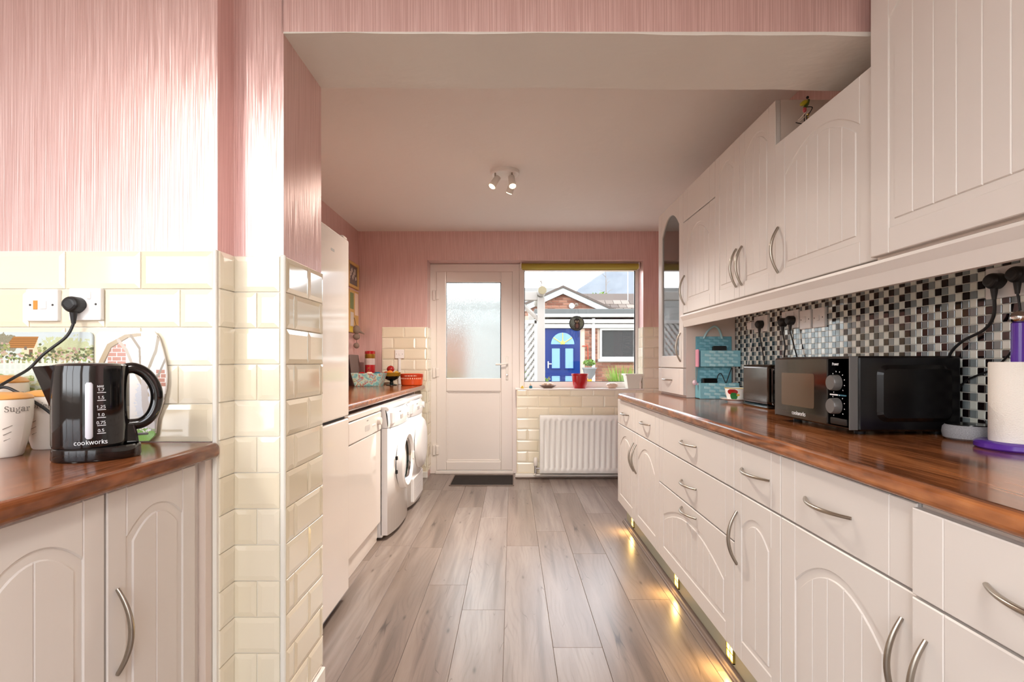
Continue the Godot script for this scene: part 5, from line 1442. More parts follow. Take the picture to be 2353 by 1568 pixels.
func build_left_worktop_things() -> void:
	var WY := 0.9105
	# ---- kettle, turned so that its side faces the room
	var k := thing("kettle", "glossy black jug kettle with a white water gauge on its base", "kettle", V(-0.940, WY, 1.142), 0.66)
	part(k, "base", lathem([Vector2(0, 0), Vector2(0.078, 0), Vector2(0.080, 0.004), Vector2(0.079, 0.026), Vector2(0.076, 0.029), Vector2(0, 0.029)], 48, 1.0, 0.86), M.gloss_black, Vector3(0.011, 0, 0))
	var bd := part(k, "body", lathem([Vector2(0, 0.0295), Vector2(0.067, 0.0295), Vector2(0.0685, 0.036), Vector2(0.0690, 0.10), Vector2(0.0685, 0.19), Vector2(0.067, 0.206), Vector2(0.063, 0.2085)], 64, 1.0, 0.92), M.gloss_black)
	part(bd, "lid", lathem([Vector2(0.063, 0.207), Vector2(0.060, 0.2095), Vector2(0.04, 0.212), Vector2(0, 0.2125)], 48, 1.0, 0.92), M.black_plastic)
	var b := B.new()
	var tip := [Vector3(-0.097, 0.204, 0.009), Vector3(-0.097, 0.204, -0.009)]
	var top := [Vector3(-0.058, 0.2075, 0.030), Vector3(-0.058, 0.2075, -0.030)]
	var low := Vector3(-0.0675, 0.112, 0)
	var ctr := Vector3(-0.070, 0.18, 0)
	b.grp(1)
	b.out_tri(tip[0], top[0], low, ctr); b.out_tri(tip[1], top[1], low, ctr); b.out_tri(tip[0], tip[1], low, ctr)
	b.grp(-1)
	b.out_quad(tip[0], tip[1], top[1], top[0], ctr)
	part(k, "spout", b.done(), M.gloss_black)
	part(k, "handle", tubem(smooth_path([Vector3(0.058, 0.198, 0), Vector3(0.078, 0.200, 0), Vector3(0.100, 0.186, 0), Vector3(0.117, 0.156, 0), Vector3(0.120, 0.122, 0), Vector3(0.110, 0.090, 0), Vector3(0.090, 0.072, 0), Vector3(0.062, 0.070, 0)], 6), 0.0112, 14, 1.15), M.gloss_black)
	part(k, "handle_foot", platem(PackedVector2Array([Vector2(0.056, 0.029), Vector2(0.086, 0.029), Vector2(0.083, 0.052), Vector2(0.078, 0.072), Vector2(0.056, 0.076)]), -0.022, 0.022, 0.005, 3, true), M.gloss_black)
	part(k, "switch", boxat(Vector3(0.083, 0.044, -0.010), Vector3(0.104, 0.048, 0.010), 0.0015), M.grey_plastic)
	part(k, "water_gauge", tubem([Vector3(-0.002, 0.050, 0.0625), Vector3(-0.002, 0.054, 0.0632), Vector3(-0.002, 0.166, 0.0630), Vector3(-0.002, 0.170, 0.0622)], [0.0045, 0.0068, 0.0068, 0.0045], 14, 0.5, false, Vector3.BACK), M.gauge)
	var marks := ["1.7", "1.5", "1.25", "1.0", "0.75", "0.5"]
	for i in 6:
		var y := 0.154 - 0.017 * i - (0.003 if i > 1 else 0.0)
		var ps := Vector3(0.018, y, 0.0616)
		lettering(k, marks[i], 0.0062, M.print_white, ps, Vector3(0, 0.26, 0))
		part(k, "level_line", boxm(Vector3(0.015, 0.0012, 0.0006)), M.print_white, ps + Vector3(0.001, -0.0058, -0.0002), Vector3(0, 0.26, 0))
	lettering(k, "MAX", 0.0042, M.print_white, Vector3(0.017, 0.1615, 0.0617), Vector3(0, 0.26, 0))
	lettering(k, "cookworks", 0.0085, M.print_white, Vector3(0.001, 0.042, 0.0642), Vector3(0, 0.02, 0))
	# ---- canisters
	for c in [["Sugar", "cream ceramic sugar canister with a pale wooden lid", V(-1.160, WY, 1.163), 0.054, 0.138, 1.25], ["Coffee", "cream ceramic coffee canister half hidden behind the kettle", V(-1.155, WY, 1.281), 0.054, 0.138, 0.30], ["Biscuits", "larger cream ceramic biscuit canister at the back", V(-1.300, WY, 1.285), 0.064, 0.172, 1.15]]:
		var r: float = c[3]
		var h: float = c[4]
		var cn := thing("canister", c[1], "canister", c[2], 0.0, "lettered canisters")
		part(cn, "jar", lathem([Vector2(0, 0), Vector2(r * 0.62, 0), Vector2(r * 0.68, 0.004), Vector2(r * 0.84, h * 0.3), Vector2(r * 0.96, h * 0.6), Vector2(r, h * 0.85), Vector2(r * 0.985, h * 0.94), Vector2(r * 0.9, h * 0.945), Vector2(0, h * 0.945)], 40), M.ceramic)
		part(cn, "lid", lathem([Vector2(0, h * 0.945), Vector2(r * 0.99, h * 0.945), Vector2(r * 1.0, h * 0.965), Vector2(r * 0.9, h * 1.01), Vector2(r * 0.6, h * 1.045), Vector2(0, h * 1.06)], 40), M.lid_wood)
		var an: float = c[5]
		lettering(cn, c[0], 0.0125, M.pen, Vector3(sin(an), 0, cos(an)) * (r * 0.985) + Vector3(0, h * 0.79, 0), Vector3(0, an, 0), "Droid Serif")
		for i in 3:
			part(cn, "leaf_stroke", boxm(Vector3(0.018 - i * 0.003, 0.0014, 0.0006)), M.pen, Vector3(sin(an - 0.3), 0, cos(an - 0.3)) * (r * (0.925 - i * 0.045)) + Vector3(0, h * (0.5 - i * 0.1), 0), Vector3(0, an - 0.3, 0.45))
	# ---- glass boards leaning on the tiles
	var w := 0.345
	print_on(M.cottage_a, w, 0.295)
	one("chopping_board", platem(round_rect(0.0, 0.0, w, 0.295, 0.012, 4), 0.0, 0.005, 0.0015), M.cottage_a, "glass chopping board printed with a thatched cottage and picket fence", "board", V(-1.468, WY, 1.3725))
	w = 0.196
	print_on(M.cottage_b, w, 0.296)
	var p := PackedVector2Array([Vector2(0.004, 0.0)])
	for i in 20:
		var t := i / 19.0
		p.append(Vector2(0.172 + 0.022 * sin(PI * clampf((t - 0.2) / 0.75, 0.0, 1.0)) - 0.012 * pow(1.0 - t, 3.0) - (0.010 if i == 19 else 0.0) - (0.014 if i == 0 else 0.0), 0.003 + 0.290 * t))
	p.append(Vector2(0.160, 0.296)); p.append(Vector2(0.012, 0.296)); p.append(Vector2(0.004, 0.288)); 
	one("chopping_board", platem(p, 0.0, 0.005, 0.0015), M.cottage_b, "wavy-edged glass board printed with a bare tree, behind the kettle", "board", V(-1.113, WY, 1.3665))
	# ---- fused switch, socket, kettle lead
	wall_socket("white fused switch with an orange mark on the cream tiles", V(-1.255, 1.277, 1.374), 0.0, 0.086, "fused")
	wall_socket("white single socket above the kettle with a black plug", V(-1.140, 1.279, 1.374), 0.0, 0.086, "single")
	var pl := thing("mains_plug", "black plug and lead dropping behind the kettle", "plug", V(-1.157, 1.276, 1.3625))
	part(pl, "plug_body", plug_mesh(), M.rubber)
	var pts := []
	for q: Vector3 in [V(-1.157, 1.226, 1.3485), V(-1.165, 1.19, 1.335), V(-1.20, 1.145, 1.31), V(-1.228, 1.108, 1.30), V(-1.225, 1.085, 1.255), V(-1.225, 1.064, 1.22), V(-1.19, 1.06, 1.215), V(-1.10, 1.00, 1.222), V(-1.07, 0.93, 1.24), V(-0.99, 0.918, 1.215)]: pts.append(q - pl.position)
	part(pl, "lead", tubem(smooth_path(pts, 8), 0.0036, 8), M.rubber)

func fruit(parent_at: Vector3, called: String, label: String, cat: String, off: Vector3, r: float, m: Material) -> void:
	var b := B.new(); b.ball(Vector3.ZERO, Vector3(r, r * 0.92, r))
	var t := thing(called, label, cat, parent_at + off)
	part(t, "flesh", b.done(), m)
	part(t, "stem", tubem([Vector3(0, r * 0.85, 0), Vector3(0.003, r * 1.08, 0)], 0.002, 6), M.twig)

func build_far_things() -> void:
	var WY := 0.9105
	# ---- far left worktop
	var tb := one("planter_bowl", platem(PackedVector2Array([Vector2(-0.105, 0.0), Vector2(0.105, 0.0), Vector2(0.142, 0.118), Vector2(0.132, 0.118), Vector2(0.098, 0.010), Vector2(-0.098, 0.010), Vector2(-0.132, 0.118), Vector2(-0.142, 0.118)]), -0.085, 0.085, 0.002, 1, true), M.turquoise, "turquoise flowered tin trough on the far worktop", "trough", V(-1.292, WY, 4.62))
	for z in [-0.085, 0.077]:
		part(tb, "end_wall", platem(PackedVector2Array([Vector2(-0.103, 0.004), Vector2(0.103, 0.004), Vector2(0.137, 0.115), Vector2(-0.137, 0.115)]), z, z + 0.008, 0.002), M.turquoise)
	part(tb, "paper_filling", boxat(Vector3(-0.106, 0.012, -0.075), Vector3(0.106, 0.095, 0.075), 0.01), M.note)
	for i in 3:
		one("wrapped_sweet", boxm(Vector3(0.05, 0.03, 0.04), 0.008), M[["jar_red", "note", "trinket_teal"][i]], ["red wrapped packet in the turquoise trough", "pale wrapped packet in the turquoise trough", "blue wrapped packet in the turquoise trough"][i], "packet", V(-1.36 + i * 0.07, WY + 0.111, 4.62), 0.4 * i, "packets in the trough")
	var j := thing("candle_jar", "tall red and gold glass jar behind the turquoise trough", "jar", V(-1.335, WY, 4.80))
	part(j, "glass", lathem([Vector2(0, 0), Vector2(0.044, 0), Vector2(0.047, 0.006), Vector2(0.047, 0.20), Vector2(0.042, 0.215), Vector2(0, 0.215)], 28), M.jar_red)
	part(j, "pale_band", lathem([Vector2(0.0474, 0.19), Vector2(0.0478, 0.195), Vector2(0.0478, 0.24), Vector2(0.044, 0.25), Vector2(0, 0.25)], 28), M.jar_glass)
	part(j, "gold_collar", lathem([Vector2(0, 0.25), Vector2(0.044, 0.25), Vector2(0.046, 0.254), Vector2(0.046, 0.292), Vector2(0, 0.292)], 28), M.gold)
	part(j, "lid", lathem([Vector2(0, 0.292), Vector2(0.047, 0.292), Vector2(0.047, 0.316), Vector2(0.042, 0.32), Vector2(0, 0.32)], 28), M.jar_red)
	for i in 5:
		part(j, "gold_dot", boxm(Vector3(0.012, 0.012, 0.002), 0.0005), M.gold, Vector3(0.0, 0.04 + i * 0.03, 0.047))
	var fb := thing("fruit_bowl", "dark glass pedestal fruit bowl on the far worktop", "bowl", V(-1.128, WY, 4.78))
	part(fb, "foot", lathem([Vector2(0, 0), Vector2(0.05, 0), Vector2(0.05, 0.006), Vector2(0.02, 0.014), Vector2(0.014, 0.034), Vector2(0.02, 0.045)], 32), M.dark_glass)
	part(fb, "bowl", lathem([Vector2(0.0, 0.043), Vector2(0.03, 0.045), Vector2(0.06, 0.062), Vector2(0.08, 0.09), Vector2(0.086, 0.118), Vector2(0.082, 0.118), Vector2(0.074, 0.09), Vector2(0.05, 0.066), Vector2(0, 0.052)], 36), M.dark_glass)
	part(fb, "amber_rim", lathem([Vector2(0.0795, 0.085), Vector2(0.0865, 0.1185), Vector2(0.0818, 0.1185)], 36), M.amber)
	var fa := V(-1.128, WY + 0.0, 4.78)
	fruit(fa, "apple", "dark red apple on top of the fruit bowl", "apple", Vector3(-0.012, 0.150, -0.014), 0.035, M.fruit_red)
	fruit(fa, "orange", "orange in front of the apple in the fruit bowl", "orange", Vector3(-0.010, 0.112, 0.026), 0.030, M.fruit_orange)
	fruit(fa, "lemon", "yellow lemon at the side of the fruit bowl", "lemon", Vector3(0.046, 0.107, -0.002), 0.026, M.fruit_yellow)
	fruit(fa, "plum", "small orange-red plum at the edge of the fruit bowl", "plum", Vector3(-0.055, 0.107, -0.012), 0.022, M.orange_deep)
	var od := thing("pie_dish", "oval orange stoneware dish with raised marks by the door", "dish", V(-0.935, WY, 4.76))
	part(od, "wall", lathem([Vector2(0, 0), Vector2(0.092, 0), Vector2(0.098, 0.006), Vector2(0.102, 0.055), Vector2(0.104, 0.105), Vector2(0.100, 0.108), Vector2(0.095, 0.105), Vector2(0.092, 0.012), Vector2(0, 0.010)], 44, 1.0, 0.72), M.orange_glaze)
	part(od, "rim_band", lathem([Vector2(0.1015, 0.07), Vector2(0.1045, 0.075), Vector2(0.1055, 0.104), Vector2(0.104, 0.106)], 44, 1.0, 0.72), M.orange_deep)
	for i in 11:
		var a := -PI / 2 + (i - 5) * 0.20
		part(od, "raised_mark", boxm(Vector3(0.008, 0.013, 0.003), 0.001), M.note, Vector3(cos(a) * 0.1045, 0.064 + 0.0 * i, -sin(a) * 0.1045 * 0.72), Vector3(0, a + PI / 2, 0))
	for i in 9:
		var a := -PI / 2 + (i - 4) * 0.13
		part(od, "raised_scroll", boxm(Vector3(0.010, 0.005 + 0.004 * (i % 2), 0.003), 0.001), M.note, Vector3(cos(a) * 0.1058, 0.088, -sin(a) * 0.1058 * 0.72), Vector3(0, a + PI / 2, 0))
	# ---- socket on the tile patch, conduit
	var so := wall_socket("white single switch on the tiles left of the back door", V(-1.093, 1.205, DB - 0.011), 0.0, 0.088, "switch")
	part(so, "conduit", boxat(Vector3(-0.012, -0.293, 0.0), Vector3(0.012, -0.044, 0.012), 0.002), M.socket)
	# ---- left wall: photo frame, cork board with papers, hanging bird, slate
	var fr := thing("photo_frame", "wooden framed family photograph high on the left wall", "frame", V(XL + 0.001, 1.82, 4.64), PI / 2)
	var b := B.new()
	for q in [rect(0, 0, 0.31, 0.028), rect(0, 0.212, 0.31, 0.24), rect(0, 0.028, 0.028, 0.212), rect(0.282, 0.028, 0.31, 0.212)]: b.plate(q, 0, 0.018, 0.003)
	part(fr, "moulding", b.done(), M.cork)
	var pc := part(fr, "print", boxat(Vector3(0.028, 0.028, 0.002), Vector3(0.282, 0.212, 0.006)), M.photo_dark)
	for i in 7:
		part(pc, "printed_patch", boxm(Vector3(0.03 + 0.01 * (i % 3), 0.04, 0.0008)), M.photo_pale, Vector3(0.06 + 0.03 * i, 0.10 + 0.03 * (i % 3), 0.0064), Vector3(0, 0, 0.3 * i))
	var cb := thing("cork_board", "cork notice board on the left wall beyond the fridge", "board", V(XL + 0.001, 1.40, 4.64), PI / 2)
	part(cb, "cork_sheet", boxat(Vector3(0, 0, 0), Vector3(0.31, 0.40, 0.012), 0.003), M.cork)
	for n in [["paper_note", "note", "pale pink note pinned to the cork board", 0.19, 0.17, 0.10, 0.21], ["postcard", "photo_green", "green postcard pinned to the cork board", 0.05, 0.22, 0.10, 0.15], ["paper_note", "photo_pale", "white slip pinned low on the cork board", 0.06, 0.06, 0.09, 0.13], ["paper_note", "note_yellow", "yellow slip at the foot of the cork board", 0.04, 0.005, 0.08, 0.05]]:
		one(n[0], boxat(Vector3(n[3], n[4], 0.0125), Vector3(n[3] + n[5], n[4] + n[6], 0.0145)), M[n[1]], n[2], "note", V(XL + 0.001, 1.40, 4.64), PI / 2, "papers on the cork board")
	var hb := thing("hanging_bird", "grey felt bird with a ball hanging at the left wall", "ornament", V(-1.462, 1.40, 4.80))
	b = B.new(); b.ball(Vector3(0, 0.03, 0), Vector3(0.036, 0.042, 0.028)); b.ball(Vector3(0.0, -0.035, 0), Vector3(0.034, 0.030, 0.026))
	part(hb, "body", b.done(), M.felt_grey)
	part(hb, "tail", tubem([Vector3(0.018, 0.02, 0), Vector3(0.075, -0.01, 0)], [0.014, 0.004], 8), M.felt_grey)
	b = B.new(); b.ball(Vector3(0, -0.118, 0), Vector3(0.027, 0.027, 0.027))
	part(hb, "ball", b.done(), M.felt_grey)
	part(hb, "cord", tubem([Vector3(-0.02, 0.14, 0), Vector3(0, 0.06, 0), Vector3(0, -0.09, 0)], 0.002, 6), M.wire)
	part(hb, "nail", tubem([Vector3(-0.036, 0.14, 0), Vector3(-0.016, 0.142, 0)], 0.003, 6), M.steel)
	var sl := one("slate_board", platem(round_rect(-0.13, 0.0, 0.13, 0.285, 0.01, 3), 0.0, 0.012, 0.002), M.slate, "grey marbled board leaning on the left wall", "board", V(XL + 0.05, WY, 4.78), PI / 2)
	sl.rotation = Vector3(-0.13, PI / 2, 0)
	# ---- window sill
	var SY := 0.8685
	one("glazed_pot", lathem([Vector2(0, 0), Vector2(0.055, 0), Vector2(0.060, 0.006), Vector2(0.074, 0.07), Vector2(0.079, 0.125), Vector2(0.0835, 0.127), Vector2(0.0835, 0.143), Vector2(0.077, 0.143), Vector2(0.070, 0.07), Vector2(0.05, 0.012), Vector2(0, 0.010)], 44), M.red_glaze, "glossy red plant pot on the window sill", "pot", V(0.668, SY, 5.055))
	var wp := one("square_planter", null, M.cream_pot, "white tapered square planter at the end of the sill", "planter", V(1.190, SY, 5.055))
	b = B.new()
	var sq := [[0.058, 0.0], [0.078, 0.125], [0.088, 0.127], [0.090, 0.142], [0.078, 0.142], [0.052, 0.01]]
	for i in 5:
		for s in 4:
			var c0 := Vector2.from_angle(PI / 4 + s * PI / 2) * sqrt(2.0)
			var c1 := Vector2.from_angle(PI / 4 + (s + 1) * PI / 2) * sqrt(2.0)
			var r0: float = sq[i][0]
			var r1: float = sq[i + 1][0]
			b.quad(Vector3(c0.x * r0, sq[i][1], -c0.y * r0), Vector3(c1.x * r0, sq[i][1], -c1.y * r0), Vector3(c1.x * r1, sq[i + 1][1], -c1.y * r1), Vector3(c0.x * r1, sq[i + 1][1], -c0.y * r1))
	b.quad(Vector3(-0.055, 0.012, 0.055), Vector3(0.055, 0.012, 0.055), Vector3(0.055, 0.012, -0.055), Vector3(-0.055, 0.012, -0.055))
	wp.mesh = b.done()
	# shell dish, shell, trinkets
	var sd := thing("shell_dish", "dark dish heaped with pale shells on the sill", "dish", V(0.352, SY, 5.05))
	part(sd, "dish", lathem([Vector2(0, 0), Vector2(0.04, 0), Vector2(0.05, 0.006), Vector2(0.088, 0.028), Vector2(0.084, 0.030), Vector2(0.05, 0.012), Vector2(0, 0.010)], 32, 1.0, 0.6), M.shell_dark)
	for i in 5:
		b = B.new(); b.ball(Vector3.ZERO, Vector3(0.021, 0.015, 0.016), 12, 8)
		one("shell", b.done(), M.shell, ["pale rounded shell at the door end of the dark dish", "pale rounded shell second from the door end in the dish", "pale rounded shell in the middle of the dark dish", "pale rounded shell second from the red pot in the dish", "pale rounded shell at the red pot's end of the dish"][i], "shell", V(0.308 + i * 0.022, SY + 0.032 + 0.010 * (i % 2), 5.045), 0.5 * i, "shells in the dish")
	b = B.new()
	for i in 7:
		var a := PI * (i - 3) / 9.0
		b.ball(Vector3(sin(a) * 0.04, 0.022 + cos(a) * 0.012, 0.006 * cos(a)), Vector3(0.024, 0.022, 0.03), 12, 8)
	b.lathe([Vector2(0, 0), Vector2(0.03, 0), Vector2(0.045, 0.02), Vector2(0.05, 0.03), Vector2(0, 0.03)], 20, 1.2, 0.8)
	one("sea_shell", b.done(), M.shell, "large ribbed pale pink sea shell on the sill", "shell", V(0.985, SY, 5.05))
	one("trinket", lathem([Vector2(0, 0), Vector2(0.016, 0), Vector2(0.017, 0.008), Vector2(0.008, 0.022), Vector2(0, 0.026)], 16), M.trinket_yellow, "tiny yellow cone trinket at the sill's door end", "trinket", V(0.100, SY, 5.03))
	var tt := thing("trinket", "tiny teal figure with a pale head on the sill", "trinket", V(0.182, SY, 5.03))
	b = B.new(); b.box(Vector3(-0.016, 0, -0.01), Vector3(0.016, 0.024, 0.01), 0.005)
	part(tt, "body", b.done(), M.trinket_teal)
	b = B.new(); b.ball(Vector3(0, 0.036, 0), Vector3(0.011, 0.013, 0.011), 12, 8)
	part(tt, "head", b.done(), M.shell)
	one("bottle", lathem([Vector2(0, 0), Vector2(0.012, 0), Vector2(0.013, 0.05), Vector2(0.007, 0.062), Vector2(0.007, 0.075), Vector2(0, 0.076)], 16), M.ceramic, "small cream bottle beside the white planter", "bottle", V(1.250, SY, 4.985))
	# hanging owl disc
	var ow := thing("sun_catcher", "round glass owl suncatcher hanging in the window", "suncatcher", V(0.648, 1.515, 5.135))
	print_on(M.sun_catcher, 0.15, 0.15)
	M.sun_catcher.uv1_offset = Vector3(0.5, 0.5, 0)
	part(ow, "glass_disc", platem(disc(0, 0, 0.071, 0.071, 40), -0.003, 0.003), M.sun_catcher)
	var ring := []
	for i in 40: ring.append(Vector3(cos(TAU * i / 40), sin(TAU * i / 40), 0) * 0.072)
	part(ow, "rim", tubem(ring, 0.004, 8, 1.0, true), M.wire)
	part(ow, "cord", tubem([Vector3(-0.03, 0.066, 0), Vector3(0.0, 0.185, 0.0), Vector3(0.03, 0.066, 0)], 0.0012, 6), M.wire)
	part(ow, "suction_cup", lathem([Vector2(0, 0), Vector2(0.018, 0), Vector2(0.012, 0.006), Vector2(0.005, 0.014), Vector2(0, 0.015)], 18), M.cream_pot, Vector3(0, 0.19, -0.022), Vector3(PI / 2, 0, 0))
	part(ow, "feather_drop", tubem(smooth_path([Vector3(0.008, -0.072, 0), Vector3(0.012, -0.11, 0), Vector3(0.02, -0.14, 0), Vector3(0.026, -0.10, 0), Vector3(0.02, -0.072, 0)], 4), 0.0016, 6), M.wire)
	# green hanging at the right of the window
	var gh := thing("green_hanging", "yellow-green fabric hanging half hidden behind the glazed cabinet", "hanging", V(1.462, 1.42, 4.62), -PI / 2)
	part(gh, "cloth", platem(PackedVector2Array([Vector2(-0.07, 0), Vector2(0.07, 0), Vector2(0.075, 0.10), Vector2(0.06, 0.24), Vector2(0.03, 0.27), Vector2(-0.03, 0.27), Vector2(-0.06, 0.24), Vector2(-0.075, 0.10)]), 0.0, 0.03, 0.008, 2), M.green_trim)
	part(gh, "dark_patch", platem(disc(0.0, 0.13, 0.03, 0.04, 16), 0.028, 0.034, 0.002), M.orn_green)

func tuft(called: String, label: String, at: Vector3, n: int, h: float, spread: float, m: Material, wide := 0.012) -> void:
	var t := thing(called, label, "plant", at)
	var b := B.new()
	for i in n:
		var a := rng.randf() * TAU
		var r := rng.randf() * spread * 0.35
		var o := Vector3(cos(a) * r, 0, sin(a) * r)
		var lean := Vector3(cos(a), 0, sin(a)) * spread * rng.randf_range(0.3, 1.0)
		var hh := h * rng.randf_range(0.55, 1.0)
		var s := Vector3(-sin(a), 0, cos(a)) * wide
		var mid := o + lean * 0.35 + Vector3(0, hh * 0.6, 0)
		var tip := o + lean + Vector3(0, hh, 0)
		b.quad(o - s * 0.6, o + s * 0.6, mid + s, mid - s)
		b.tri(mid - s, mid + s, tip)
	part(t, "foliage", b.done(), m).set_meta("kind", "stuff")

func bush(called: String, label: String, at: Vector3, r: Vector3, n: int, leaf: float, mats: Array, root := 99.0) -> void:
	var t := thing(called, label, "shrub", at)
	for k in mats.size():
		var b := B.new()
		for i in n:
			var v := Vector3(rng.randfn(), rng.randfn(), rng.randfn()).normalized() * pow(rng.randf(), 0.35)
			var c := Vector3(0, r.y, 0) + v * r
			var u := Vector3(rng.randfn(), rng.randfn(), rng.randfn()).normalized() * leaf
			var w := u.cross(Vector3(rng.randfn(), rng.randfn(), rng.randfn())).normalized() * leaf * 0.5
			b.quad(c - u, c + w, c + u, c - w)
		part(t, "foliage", b.done(), mats[k]).set_meta("kind", "stuff")
	part(t, "stem", tubem([Vector3(0, -minf(root, maxf(at.y, 0.0)), 0), Vector3(0, r.y, 0)], 0.04, 8), M.twig)

# bricks of one flat wall as single pieces; keep(x, y) says where the wall is
func brickwork(parent: Node3D, x0: float, x1: float, y0: float, y1: float, keep: Callable) -> void:
	var bw := 0.225
	var bh := 0.075
	var ms := [boxm(Vector3(bw - 0.010, bh - 0.010, 0.02), 0.002), boxm(Vector3(bw / 2 - 0.010, bh - 0.010, 0.02), 0.002)]
	var r := 0
	var y := y0
	while y < y1:
		var x := x0 - (bw / 2 if r % 2 else 0.0)
		while x < x1:
			var c := Vector2(x + bw / 2, y + bh / 2)
			if keep.call(c.x - bw * 0.45, c.y) and keep.call(c.x + bw * 0.45, c.y):
				part(parent, "brick", ms[0], M["brick%d" % rng.randi_range(0, 2)], Vector3(c.x, c.y, 0.008))
			else:
				for s in [-1, 1]:
					var q := c + Vector2(s * bw / 4, 0)
					if keep.call(q.x - bw * 0.2, q.y) and keep.call(q.x + bw * 0.2, q.y):
						part(parent, "brick", ms[1], M["brick%d" % rng.randi_range(0, 2)], Vector3(q.x, q.y, 0.008))
			x += bw
		y += bh
		r += 1

func build_garden() -> void:
	var gr := struct("ground", boxat(Vector3(-60, -0.25, -120), Vector3(60, -0.13, -5.32)), M.paving, "pale paved yard behind the house")
	struct("ground_front", boxat(Vector3(-400, -0.25, 1.5), Vector3(400, -0.13, 800)), M.paving, "pale paving in front of the house")
	# ---- the outbuilding with the blue door, about 13.4 m away
	var D := 13.4
	var bl := thing("outbuilding", "brick outbuilding with a white gable board across the yard", "building", V(0, -0.13, D))
	var gab := func(x: float, y: float) -> bool:
		var top := 3.31 - absf(x - 1.44) * 0.455
		return y < top and x > 0.20
	var b := B.new()
	b.box(Vector3(0.62, 0, -3.0), Vector3(5.2, 2.27, 0.0))
	b.plate(PackedVector2Array([Vector2(-0.55, 2.27), Vector2(3.42, 2.27), Vector2(3.42, 2.34), Vector2(1.44, 3.24), Vector2(-0.55, 2.34)]), -3.0, -1.2)
	part(bl, "wall_core", b.done(), M.mortar)
	var fw := part(bl, "front_wall", boxat(Vector3(0.62, 0, -0.02), Vector3(5.2, 2.26, -0.0005)), M.mortar)
	brickwork(fw, 0.66, 3.9, 0.5, 2.2, func(x: float, y: float) -> bool: return not (x > 0.84 and x < 1.80 and y < 2.17) and not (x > 2.26 and x < 3.9 and y > 1.27 and y < 2.2))
	var gw := part(bl, "gable_wall", boxat(Vector3(1.43, 2.28, -1.22), Vector3(1.45, 2.3, -1.21)), M.mortar)
	gw.position.z = -1.2
	brickwork(gw, 0.1, 3.2, 2.58, 3.3, gab)
	# gable boards and roof edge
	for s in [-1.0, 1.0]:
		var bp := PackedVector2Array([Vector2(0, 0), Vector2(2.05 * s, -0.933), Vector2(2.05 * s, -0.763), Vector2(0, 0.17)])
		if s < 0: bp.reverse()
		part(bl, "gable_board", platem(bp, -1.19, -1.10, 0.004), M.out_white, Vector3(1.44, 3.20, 0.02))
		var rp := PackedVector2Array([Vector2(0, 0.17), Vector2(2.10 * s, -0.786), Vector2(2.10 * s, -0.726), Vector2(0, 0.235)])
		if s < 0: rp.reverse()
		part(bl, "roof_slope", platem(rp, -4.0, -1.04, 0.0), M.roof_tile1, Vector3(1.44, 3.20, 0.0))
	part(bl, "round_vent", lathem([Vector2(0, 0), Vector2(0.085, 0), Vector2(0.08, 0.04), Vector2(0.04, 0.05), Vector2(0, 0.05)], 20), M.out_white, Vector3(1.695, 2.86, -1.17), Vector3(PI / 2, 0, 0))
	# flat roof, gutter, fascias
	part(bl, "flat_roof", boxat(Vector3(0.58, 2.47, -1.5), Vector3(5.3, 2.64, 0.16), 0.01), M.felt)
	part(bl, "gutter", tubem([Vector3(0.55, 2.46, 0.22), Vector3(5.3, 2.46, 0.22)], 0.045, 12), M.out_white)
	part(bl, "fascia", boxat(Vector3(0.56, 2.27, -0.1), Vector3(5.3, 2.37, 0.16), 0.005), M.out_white)
	part(bl, "fascia", boxat(Vector3(0.56, 2.145, -0.1), Vector3(5.3, 2.255, 0.10), 0.005), M.out_white)
	# blue door
	var dr := part(bl, "door", boxat(Vector3(0.86, 0.02, -0.02), Vector3(1.775, 2.14, 0.035), 0.005), M.blue_door)
	var fan := PackedVector2Array()
	for i in 17: fan.append(Vector2(1.318 + cos(PI * i / 16) * 0.305, 1.725 + sin(PI * i / 16) * 0.305))
	part(dr, "fanlight", platem(fan, 0.034, 0.042, 0.002), M.blue_pane)
	for a in [0.62, PI / 2, PI - 0.62]:
		part(dr, "lead_ray", tubem([Vector3(1.318, 1.735, 0.044), Vector3(1.318 + cos(a) * 0.30, 1.725 + sin(a) * 0.30, 0.044)], 0.015, 6), M.yellow_lead)
	part(dr, "lead_boss", platem(PackedVector2Array([Vector2(1.258, 1.725), Vector2(1.378, 1.725), Vector2(1.36, 1.80), Vector2(1.318, 1.83), Vector2(1.276, 1.80)]), 0.04, 0.05), M.yellow_lead)
	for q in [[1.035, 1.10, 1.245, 1.62], [1.385, 1.10, 1.595, 1.62], [1.035, 0.35, 1.245, 0.90], [1.385, 0.35, 1.595, 0.90]]:
		part(dr, "door_pane", boxat(Vector3(q[0], q[1], 0.034), Vector3(q[2], q[3], 0.042), 0.002), M.blue_pane)
		b = B.new()
		for g in [rect(q[0] - 0.03, q[1] - 0.03, q[2] + 0.03, q[1]), rect(q[0] - 0.03, q[3], q[2] + 0.03, q[3] + 0.03), rect(q[0] - 0.03, q[1], q[0], q[3]), rect(q[2], q[1], q[2] + 0.03, q[3])]: b.plate(g, 0.034, 0.055, 0.008)
		part(dr, "moulding", b.done(), M.blue_door)
	part(dr, "handle", boxat(Vector3(0.925, 1.10, 0.035), Vector3(0.955, 1.28, 0.06), 0.004), M.out_white)
	part(dr, "lever", boxat(Vector3(0.955, 1.20, 0.06), Vector3(1.03, 1.225, 0.08), 0.004), M.out_white)
	# its window
	b = B.new()
	for g in [rect(2.29, 1.33, 3.80, 1.40), rect(2.29, 2.09, 3.80, 2.15), rect(2.29, 1.40, 2.345, 2.09), rect(3.20, 1.40, 3.28, 2.09)]: b.plate(g, -0.02, 0.05, 0.01)
	var wn := part(bl, "window_frame", b.done(), M.out_white)
